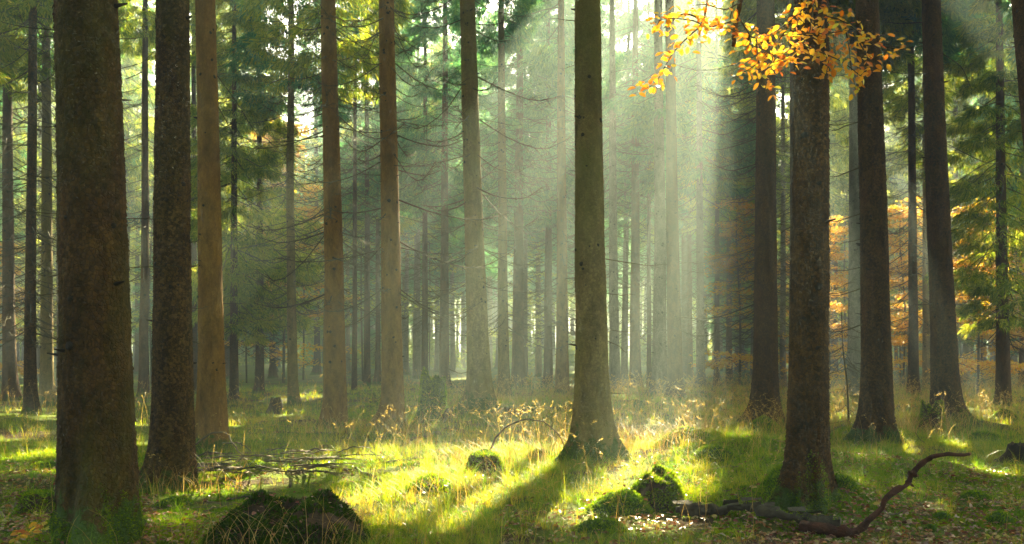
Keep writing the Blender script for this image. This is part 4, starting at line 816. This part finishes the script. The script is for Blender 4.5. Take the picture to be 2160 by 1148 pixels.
# the beech that reaches in from the upper right
root = empty('beech_tree', (4.9, 3.6, gz(4.9, 3.6))); tag(root, 'beech tree reaching in at the top right with glowing orange leaves', 'tree'); org = np.array(root.location)
mb = MB(); mb.tube(curve([(0, 0, -.1), (0.05, 0, 2), (0, .1, 4), (.1, 0, 7), (.3, 0, 11)], 16), np.linspace(.13, .03, 16), 12); link('trunk', mb.me('trunk', [M['bark_grey']]), root)
def bp(px, py, Y): return np.array([X(px, Y), Y, Z(py, Y)])
tws = [[(1497, -40, 5.6), (1484, 43, 5.5), (1455, 75, 5.45), (1425, 105, 5.4), (1400, 145, 5.4), (1380, 178, 5.4), (1344, 192, 5.35)],
 [(1560, 40, 5.5), (1500, 56, 5.5), (1455, 42, 5.5), (1400, 40, 5.45), (1385, 55, 5.4)], [(1480, 40, 5.5), (1440, 30, 5.5), (1400, 60, 5.6)],
 [(1740, -60, 5.8), (1700, 10, 5.7), (1672, 40, 5.6), (1630, 70, 5.55), (1595, 80, 5.5), (1540, 60, 5.5), (1500, 62, 5.5)],
 [(1672, 40, 5.6), (1650, 75, 5.6), (1620, 110, 5.5), (1590, 140, 5.5), (1545, 165, 5.5)], [(1595, 80, 5.5), (1600, 130, 5.5), (1612, 170, 5.45), (1622, 192, 5.4)],
 [(1725, -60, 5.8), (1716, 0, 5.7), (1735, 30, 5.7), (1780, 45, 5.6), (1820, 75, 5.6), (1860, 98, 5.5), (1915, 106, 5.5)],
 [(1716, 0, 5.7), (1710, 60, 5.6), (1690, 95, 5.5), (1660, 120, 5.5), (1625, 135, 5.5)], [(1735, 30, 5.7), (1740, 80, 5.6), (1748, 125, 5.6), (1740, 165, 5.6)],
 [(1780, 45, 5.6), (1790, 95, 5.6), (1795, 140, 5.5), (1805, 192, 5.5)], [(1800, 70, 5.6), (1830, 120, 5.5), (1838, 150, 5.5)], [(1700, 10, 5.7), (1690, -5, 5.6), (1688, 10, 5.6)],
 [(1690, 95, 5.5), (1730, 110, 5.5), (1775, 130, 5.45), (1815, 160, 5.4)], [(1650, 75, 5.6), (1700, 72, 5.5), (1750, 70, 5.5), (1800, 62, 5.4)], [(1600, 100, 5.5), (1650, 125, 5.5), (1690, 130, 5.4)],
 [(1560, 5, 5.5), (1530, 20, 5.5), (1490, 10, 5.5), (1460, 12, 5.5)], [(1560, 40, 5.5), (1580, 75, 5.5), (1570, 100, 5.5)]]
mb = MB(); hub = bp(1750, -160, 6.0)
mb.tube(curve([org * 0 + [0, .1, 4.4], hub - org + [1.0, -.6, .25], hub - org], 14), np.linspace(.05, .018, 14), 8)
mb.tube(curve([hub - org, bp(1640, -110, 5.8) - org, bp(1560, -70, 5.6) - org], 10), np.linspace(.018, .010, 10), 6)
for tw in tws:
    P = curve([bp(*q) for q in tw], 14) - org; mb.tube(P, np.linspace(.0055, .0018, 14), 5)
    if tw[0][1] < 0: h2 = hub - org if tw[0][0] > 1600 else bp(1560, -70, 5.6) - org; mb.tube(curve([h2, (h2 + P[0]) / 2 + [0, 0, .02], P[0]], 6), np.linspace(.008, .0045, 6), 5)
mb.tube(curve([bp(1640, -110, 5.8) - org, bp(1560, -30, 5.65) - org, bp(1540, 40, 5.6) - org], 8), np.linspace(.009, .003, 8), 5)
link('branch', mb.me('branch', [M['twig']]), root)
PP = []; DD = []; NN = []
for tw in tws:
    P = curve([bp(*q) for q in tw], 60); L = np.linalg.norm(np.diff(P, axis=0), axis=1).sum(); m = int(L / 0.0105); T_ = np.gradient(P, axis=0)
    for k in range(m):
        f = (0.16 + 0.84 * (k + RS.rand()) / m) * 59; i_ = min(int(f), 58); p = P[i_] + (P[i_ + 1] - P[i_]) * (f - i_)
        if p[2] > Z(-25, p[1]): continue
        sd = RS.randn(3) * [1, .8, .45]; d = T_[i_] / np.linalg.norm(T_[i_]) * 0.5 + sd / np.linalg.norm(sd) * 0.9 + [0, 0, -.15]
        PP.append(p + sd * 0.012 + RS.randn(3) * [.024, .06, .024]); DD.append(d); NN.append(np.array([0, -1.15, 1]) + RS.randn(3) * .33)
PP = np.array(PP); n = len(PP); V, Q, T = leaves(PP - org, np.array(DD), np.array(NN), 0.033 + 0.017 * RS.rand(n), RS.rand(n) * .4)
link('foliage', mesh('foliage', V, [Q, T], [M['beech']], None, np.repeat(np.clip(0.45 + 0.28 * RS.randn(n), 0, 1), 11), True), root)
mb = MB(); P = curve([bp(1572, -90, 5.75), bp(1562, 0, 5.7), bp(1552, 50, 5.7), bp(1547, 98, 5.7)], 14) - org; mb.tube(P, np.linspace(.017, .0125, 14), 10, 0, .5, .2); link('dead_branch', mb.me('dead_branch', [M['bark_mossy']]), root)

# orange saplings; added yellow-green trees whose colour stands for backlit spruce and sky
def sapling_mesh(seed, H, R, nb, per, ls, z0):
    rs = np.random.RandomState(seed); mw = MB(); mw.tube(curve([(0, 0, -.1), (.1, 0, H * .4), (-.1, .1, H * .8), (0, 0, H)], 12), np.linspace(.05, .008, 12), 6)
    Qs = []
    for b in range(nb):
        z = z0 + (H - z0) * rs.rand(); a = rs.rand() * 6.28; L = R * (1 - 0.6 * (z - z0) / (H - z0)) * (.5 + .6 * rs.rand()); u = np.array([math.cos(a), math.sin(a), 0]); sd = np.array([-u[1], u[0], 0])
        e = np.array([0, 0, z]) + u * L + [0, 0, .12 * L * rs.randn()]; mw.tube(curve([(0, 0, z - .3), np.array([0, 0, z]) + u * L * .5, e], 5), [.012, .01, .008, .006, .004], 3)
        n = int(per * L / R); t = rs.rand(n) ** .7; p = np.array([0, 0, z]) + (e - [0, 0, z]) * t[:, None] + sd * (rs.randn(n) * .22 * L)[:, None] + rs.randn(n, 3) * [.08, .08, .05]
        d = rs.randn(n, 3) * [1, 1, .35]; d /= np.linalg.norm(d, axis=1)[:, None]; w = np.cross(d, np.array([0, 0, 1]) + rs.randn(n, 3) * .35); w /= np.linalg.norm(w, axis=1)[:, None]; l = ls * (.7 + .6 * rs.rand(n))
        Qs.append(np.stack([p, p + d * (l * .5)[:, None] + w * (l * .32)[:, None], p + d * l[:, None], p + d * (l * .5)[:, None] - w * (l * .32)[:, None]], 1))
    Qs = np.concatenate(Qs); n = len(Qs)
    return mw, Qs, n, rs
M['leaf_yellow'] = leafy('leaf_yellow', [(.10, .15, .02), (.22, .25, .03), (.34, .30, .04)], [(.40, .55, .04), (.75, .80, .08), (.95, .85, .15)], .55)  # backlight put into the colour, standing for lit spruce foliage and sky
SAP = {}
for key, (seed, H, R, nb, per, ls, z0, mt) in {'o0': (1, 8.5, 2.4, 70, 330, .12, .9, 'beech_far'), 'o1': (2, 7.0, 2.0, 56, 300, .12, .8, 'beech_far'), 'y0': (3, 15, 3.2, 80, 190, .14, 3.5, 'leaf_yellow'), 'y1': (4, 12, 2.8, 70, 180, .14, 2.5, 'leaf_yellow')}.items():
    mw, Qs, n, rs_ = sapling_mesh(seed, H, R, nb, per, ls, z0); SAP[key] = (mw.me('stem', [M['twig']]), mesh('foliage', Qs.reshape(-1, 3), [np.arange(n * 4).reshape(-1, 4)], [M[mt]], None, np.repeat(rs_.rand(n), 4), False))
for px, Y, key, s, lab in [(1752, 36, 'o0', .8, 'orange beech sapling glowing between the mossy rooted and the flaky dark trunk'), (1905, 40, 'o0', .95, 'tall orange beech sapling behind the straight brown spruce'), (2062, 34, 'o1', 1.0, 'orange beech sapling right of the rough brown trunk'), (2030, 46, 'o0', 1.2, 'orange beech farther behind the rough brown trunk'),
        (1965, 44, 'o1', 1.2, 'orange beech sapling glimpsed behind the slim greenish spruce'), (1560, 42, 'o1', 1.25, 'pale orange beech sapling left of the long branched dark trunk'), (2148, 42, 'o0', .9, 'orange beech sapling at the right edge'), (598, 52, 'o0', 1.75, 'rust coloured beech behind the slender lone spruce'), (8, 40, 'o1', .9, 'orange sapling peeping at the far left edge'), (1690, 48, 'o1', 1.3, 'orange sapling behind the slit between the dark trunks'),
        (520, 50, 'y0', 1.05, 'yellow green stand-in for backlit foliage right of the smooth brown trunk'), (640, 56, 'y1', 1.2, 'yellow green stand-in for backlit foliage behind the slender lone spruce'), (765, 54, 'y0', 1.15, 'bright stand-in for backlit foliage between the tan and the pale tan trunk'), (905, 66, 'y0', 1.2, 'yellow green stand-in for backlit foliage far behind the tall jagged stump'), (1110, 60, 'y1', 1.0, 'golden stand-in for backlit foliage in the haze right of the rough ringed trunk'),
        (2070, 46, 'y0', 1.0, 'yellow green stand-in for backlit foliage near the right edge'), (1785, 52, 'y0', 1.2, 'pale yellow stand-in for backlit foliage behind the light grey spruce'), (320, 48, 'y1', 1.1, 'yellow green stand-in for backlit foliage between the thickest and the scaly trunk'), (70, 50, 'y1', 1.0, 'yellow green stand-in for backlit foliage behind the slim spruces at the left'), (1560, 60, 'y0', 1.2, 'pale green stand-in for backlit foliage in the haze left of the long branched trunk'), (1900, 58, 'y0', 1.1, 'yellow green stand-in for backlit foliage above the orange saplings'), (440, 58, 'y0', 1.1, 'yellow green stand-in for backlit foliage behind the smooth brown trunk')]:
    x = X(px, Y); rz = RS.rand() * 6; root = empty('leafy_tree', (x, Y, gz(x, Y) - .05), rz, s); tag(root, lab, 'tree', 'leafy trees among the spruces'); link('stem', SAP[key][0], root); link('foliage', SAP[key][1], root)

# ------------------------------------------------------------------ grass
def blades(x, y, h, w, lean, az, v, segs=3, gofs=0.0, curl=0.9):
    n = len(x); z = ground(x, y) - 0.01 + gofs; t = np.linspace(0, 1, segs + 1); u = np.stack([np.cos(az), np.sin(az)], -1); sd = np.stack([-u[:, 1], u[:, 0]], -1)
    hor = (lean * h)[:, None] * t[None] ** 1.8; up = h[:, None] * (t[None] - curl * 0.5 * np.clip(lean, 0, 1)[:, None] * t[None] ** 2.6)
    cx = x[:, None] + u[:, :1] * hor; cyy = y[:, None] + u[:, 1:] * hor; cz = z[:, None] + up
    hw = (w[:, None] / 2) * (1 - t[None] ** 1.5 * 0.92)
    L = np.stack([cx - sd[:, :1] * hw, cyy - sd[:, 1:] * hw, cz], -1); R = np.stack([cx + sd[:, :1] * hw, cyy + sd[:, 1:] * hw, cz], -1)
    V = np.stack([L, R], 2).reshape(-1, 3); k = (segs + 1) * 2; o = np.arange(n)[:, None] * k; j = np.arange(segs)[None] * 2
    return V, np.stack([o + j, o + j + 1, o + j + 3, o + j + 2], -1).reshape(-1, 4), np.repeat(v, k)
def gdens(px, Y):
    """how grassy the floor is, 0..1"""
    py = HOR + CZ * F / Y; g = lambda a, b, s: 1 / (1 + np.exp(-(px - a) / s)) * (1 - 1 / (1 + np.exp(-(px - b) / s)))
    near = Y < 14.5; lg = np.exp(-((py - 1110 - 0.06 * (px - 1500)) / 38) ** 2) * (px > 1330) * (px < 1860) + np.exp(-((px - 1388) / 90) ** 2 - ((py - 1090) / 40) ** 2)
    d = np.where(near, g(640, 1640, 45), g(480, 2300, 40) * 0.9 + 0.35)
    d = np.where((px > 1640) & near, 0.22 + 0.3 * (Y > 10), d); d = np.where((px < 640) & near, 0.10 + 0.10 * (px < 130), d)
    d = d * np.where((Y < 9.3) & (px > 1060), 0.22, 1); d = d * np.where((Y > 11.2) & (Y < 15) & (px < 900) & (px > 420), 0.30, 1)
    d = d * (1 - np.clip(lg * 1.3, 0, .97)) * (1 - .95 * np.exp(-((px - 920) / 42) ** 2 - ((py - 893) / 12) ** 2)); d = d * (1 - .9 * np.exp(-((px - 612) / 190) ** 2 - ((py - 1140) / 60) ** 2))
    return np.clip(d, 0, 1)
def scatter(nt_, Y0, Y1, p, dens, cl, seed):
    rs = np.random.RandomState(seed); Yt = Y0 + (Y1 - Y0) * rs.rand(nt_) ** p; pxt = -120 + 2400 * rs.rand(nt_); xt = X(pxt, Yt)
    k = rs.rand(nt_) < dens(pxt, Yt) * (0.25 + 1.3 * vnoise(xt * cl, Yt * cl, seed)); return xt[k], Yt[k], pxt[k], rs
def tufts(nt_, Y0, Y1, p, per, h0, w0, seed, vmul=1.0, spread=0.05, vb=0.0):
    x, y, px, rs = scatter(nt_, Y0, Y1, p, gdens, 0.9, seed); m = rs.randint(per // 2, per + 1, len(x)); tv = np.clip(rs.rand(len(x)) * vmul + vb, 0, 1) * (0.35 + 0.9 * vnoise(x * .55, y * .55, 3)); th = 0.55 + 0.8 * rs.rand(len(x))
    i = np.repeat(np.arange(len(x)), m); n = len(i); az = rs.rand(n) * 6.28; sp = spread * rs.rand(n)
    h = h0 * th[i] * (0.4 + 0.8 * rs.rand(n)); sc = np.maximum(1, y[i] / 12.0)
    return blades(x[i] + np.cos(az) * sp, y[i] + np.sin(az) * sp, h, w0 * sc * (0.6 + 0.7 * rs.rand(n)), 0.25 + 0.95 * rs.rand(n), az, np.clip(tv[i] + 0.16 * rs.randn(n), 0, 1), 4)
parts = [tufts(15000, 6.6, 16, 1.25, 16, .15, .0035, 1, .9), tufts(17000, 14, 40, 1.3, 12, .23, .0042, 2, .75, .08, .2), tufts(1500, 6.6, 14.5, 1.2, 26, .30, .0042, 3, .75, .07)]
V = []; Q = []; A = []; off = 0
for a, b, c in parts: V.append(a); Q.append(b + off); A.append(c); off += len(a)
o = link('grass', mesh('grass', np.vstack(V), [np.vstack(Q)], [M['grass']], None, np.concatenate(A), True)); tag(o, 'green and straw coloured forest grass in loose tufts', 'grass', None, 'stuff')

# tall dry stalks with nodding seed heads
def ddry(px, Y):
    band = np.where(Y > 13.5, 1.0, 0.16 * (px > 700) * (px < 1640) + 0.05); return band * np.clip(0.20 + 0.9 / (1 + np.exp(-(px - 1080) / 110.)), 0, 1) * np.where((px > 1640) & (Y < 17), .25, 1)
x, y, px, rs = scatter(13500, 7, 40, 1.0, ddry, 0.45, 44); n = len(x); az = rs.randn(n) * .9 + (rs.rand(n) > .5) * 3.14
h = 0.38 + 0.55 * rs.rand(n); sc = np.maximum(1, y / 13.0); V1, Q1, A1 = blades(x, y, h, .0042 * sc, .25 + .5 * rs.rand(n), az, np.clip(.5 + .3 * rs.randn(n), 0, 1), 5, 0, .6)
tip = V1.reshape(n, 6, 2, 3).mean(2)[:, -1]; pre = V1.reshape(n, 6, 2, 3).mean(2)[:, -2]; d = tip - pre; d /= np.linalg.norm(d, axis=1)[:, None]
hv = []; hq = []
for k in range(7):
    b = tip - d * (.11 * k / 7)[..., None] if False else tip - d * (.12 * k / 7); w = np.cross(d, rs.randn(n, 3)); w /= np.linalg.norm(w, axis=1)[:, None]; dd = d * .7 + w * .5 + [0, 0, -.15]; l = .045; ww = np.cross(dd, rs.randn(n, 3)); ww /= np.linalg.norm(ww, axis=1)[:, None]; ww = ww * (.0038 * sc)[:, None]
    hv.append(np.stack([b, b + dd * l * .5 + ww, b + dd * l, b + dd * l * .5 - ww], 1).reshape(-1, 3)); hq.append(np.arange(n * 4).reshape(-1, 4) + k * n * 4)
o = link('dry_grass', mesh('dry_grass', np.vstack([V1] + hv), [np.vstack([Q1] + [q + len(V1) for q in hq])], [M['dry']], None, np.concatenate([A1, np.full(7 * n * 4, .7)]), True)); tag(o, 'tall dry grass stalks with nodding straw seed heads', 'dry grass', None, 'stuff')
# dead bent blades over mounds and trunk feet
xs_ = []; ys_ = []
for px, Y, sp, m in [(1252, 13.3, .5, 420), (612, 7.4, .7, 160), (1852, 17.2, .8, 420), (829, 19, .5, 200), (1022, 12.3, .35, 220), (708, 19, .5, 160), (905, 9.6, .5, 60), (1380, 13.5, .6, 200), (380, 10.6, .6, 160), (1000, 25, 1, 240), (1930, 20, .8, 300), (1660, 12, .6, 120), (1616, 19.5, .8, 200)]:
    xs_.append(X(px, Y) + RS.randn(m) * sp); ys_.append(Y + RS.randn(m) * sp * .45 - .1)
xx = np.concatenate(xs_); yy = np.concatenate(ys_); n = len(xx)
V, Q, A = blades(xx, yy, .30 + .35 * RS.rand(n), .005 * np.maximum(1, yy / 12), .5 + .9 * RS.rand(n), RS.rand(n) * 6.28, RS.rand(n), 5, .03)
o = link('bent_grass', mesh('bent_grass', V, [Q], [M['dry']], None, A, True)); tag(o, 'long bent straw coloured blades around the trunk feet and mounds', 'dry grass', None, 'stuff')
# moss tips over the near floor
n = 420000; Yt = 6.5 + 10.5 * RS.rand(n) ** 1.35; pxt = -80 + 2320 * RS.rand(n); xt = X(pxt, Yt); k = fbm(xt * .75, Yt * .75, 91, 4) - .02 + .12 * ((pxt < 560) | (pxt > 1640)) > 0; xt = xt[k]; Yt = Yt[k]; n = len(xt)
P = np.stack([xt, Yt, ground(xt, Yt) - .004], -1); d = RS.randn(n, 3) * .5 + [0, 0, 1]; d /= np.linalg.norm(d, axis=1)[:, None]; w = np.cross(d, RS.randn(n, 3)); w /= np.linalg.norm(w, axis=1)[:, None]; pt = fbm(xt * 2.1, Yt * 2.1, 55, 4); l = (.016 + .02 * RS.rand(n)) * (1 + pt) * np.maximum(1, Yt / 10); v = np.clip(.5 + 1.3 * pt + .15 * RS.randn(n), 0, 1)
o = link('moss', mesh('moss', np.stack([P - w * (l * .3)[:, None], P + w * (l * .3)[:, None], P + d * l[:, None]], 1).reshape(-1, 3), [np.arange(n * 3).reshape(-1, 3)], [M['moss']], None, np.repeat(v, 3), False)); tag(o, 'carpet of green moss over the forest floor', 'moss', None, 'stuff')
# needle and twig litter
mb = MB()
for k in range(2600):
    Yk = 6.6 + 10 * RS.rand() ** 1.3; pk = -60 + 2280 * RS.rand()
    if 700 < pk < 1600 and RS.rand() < .7: continue
    xk = X(pk, Yk); a = RS.rand() * 6.28; L = .06 + .25 * RS.rand() ** 2; q = np.array([[xk, Yk], [xk + math.cos(a) * L * .5 + RS.randn() * .01, Yk + math.sin(a) * L * .5], [xk + math.cos(a) * L, Yk + math.sin(a) * L]])
    mb.tube(np.column_stack([q, ground(q[:, 0], q[:, 1]) + .012 + .02 * RS.rand()]), [.0035, .003, .0015], 3, 0, .5, 0, False)
o = link('twig_litter', mb.me('twig_litter', [M['twig_pale']])); tag(o, 'small broken twigs scattered over the forest floor', 'twigs', None, 'stuff')

# ------------------------------------------------------------------ the far-off wood that reads as one mass
rs = np.random.RandomState(12); mb = MB(); QQ = []
for k in range(1000):
    Yk = 112 + 80 * rs.rand(); xk = (rs.rand() * 1.5 - .75) * Yk; pk = PX(xk, Yk)
    if 967 < pk < 976 or 897 < pk < 900: continue
    zk = gz(xk, Yk); r = .14 + .14 * rs.rand(); H = 24 + 5 * rs.rand(); mb.tube([[xk, Yk, zk - .3], [xk, Yk, zk + 1], [xk, Yk, zk + H]], [r * 1.3, r, .03], 6, 0)
    m = 560; z0 = 5 + 4 * rs.rand(); f = rs.rand(m); R_ = 2.9 * (1 - .85 * f) * np.sqrt(rs.rand(m)); a = rs.rand(m) * 6.28
    QQ.append(np.stack([xk + R_ * np.cos(a), Yk + R_ * np.sin(a), zk + z0 + (H - z0) * f], -1))
for k in range(520):
    Yk = 92 + 80 * rs.rand(); xk = (rs.rand() * 1.5 - .75) * Yk; pk = PX(xk, Yk)
    if 964 < pk < 980 or 895 < pk < 901: continue
    m = 260; h = 1.5 + 3.5 * rs.rand(); f = rs.rand(m); R_ = (.9 + .3 * h) * (1 - .9 * f) * np.sqrt(rs.rand(m)); a = rs.rand(m) * 6.28
    QQ.append(np.stack([xk + R_ * np.cos(a), Yk + R_ * np.sin(a), gz(xk, Yk) + .1 + h * f], -1))
C = np.vstack(QQ); n = len(C); d = rs.randn(n, 3) * [1, 1, .5] - [0, 0, .5]; d /= np.linalg.norm(d, axis=1)[:, None]; w = np.cross(d, rs.randn(n, 3)); w /= np.linalg.norm(w, axis=1)[:, None]; l = (.35 + .4 * rs.rand(n))[:, None]
mb.add(np.stack([C, C + d * l * .5 + w * l * .16, C + d * l, C + d * l * .5 - w * l * .16], 1).reshape(-1, 3), np.arange(n * 4).reshape(-1, 4), None, 1, np.repeat(np.clip(.4 + .3 * rs.randn(n), 0, 1), 4))
o = link('distant_forest', mb.me('distant_forest', [M['bark_far'], M['needles']], False)); tag(o, 'far-off spruce wood fading into the mist', 'forest', None, 'stuff')

# ------------------------------------------------------------------ the misty air
hz = MB(); a, b, c0, c1, z0, z1 = -250, 250, -70, 310, -6, 34
V = [(x, y, z) for z in (z0, z1) for y in (c0, c1) for x in (a, b)]
hz.add(V, [[0, 2, 3, 1], [4, 5, 7, 6], [0, 1, 5, 4], [2, 6, 7, 3], [0, 4, 6, 2], [1, 3, 7, 5]])
hm = bpy.data.materials.new('misty_air'); hm.use_nodes = True; t = hm.node_tree
t.nodes.remove(t.nodes['Principled BSDF']); pv = t.nodes.new('ShaderNodeVolumePrincipled')
pv.inputs['Color'].default_value = (0.76, 0.95, 0.91, 1); pv.inputs['Density'].default_value = HAZE_DENSITY; pv.inputs['Anisotropy'].default_value = 0.45
t.links.new(pv.outputs[0], t.nodes['Material Output'].inputs['Volume'])
o = link('haze', hz.me('haze', [hm], False)); tag(o, 'thin morning mist hanging between the trunks', 'haze', None, 'stuff')
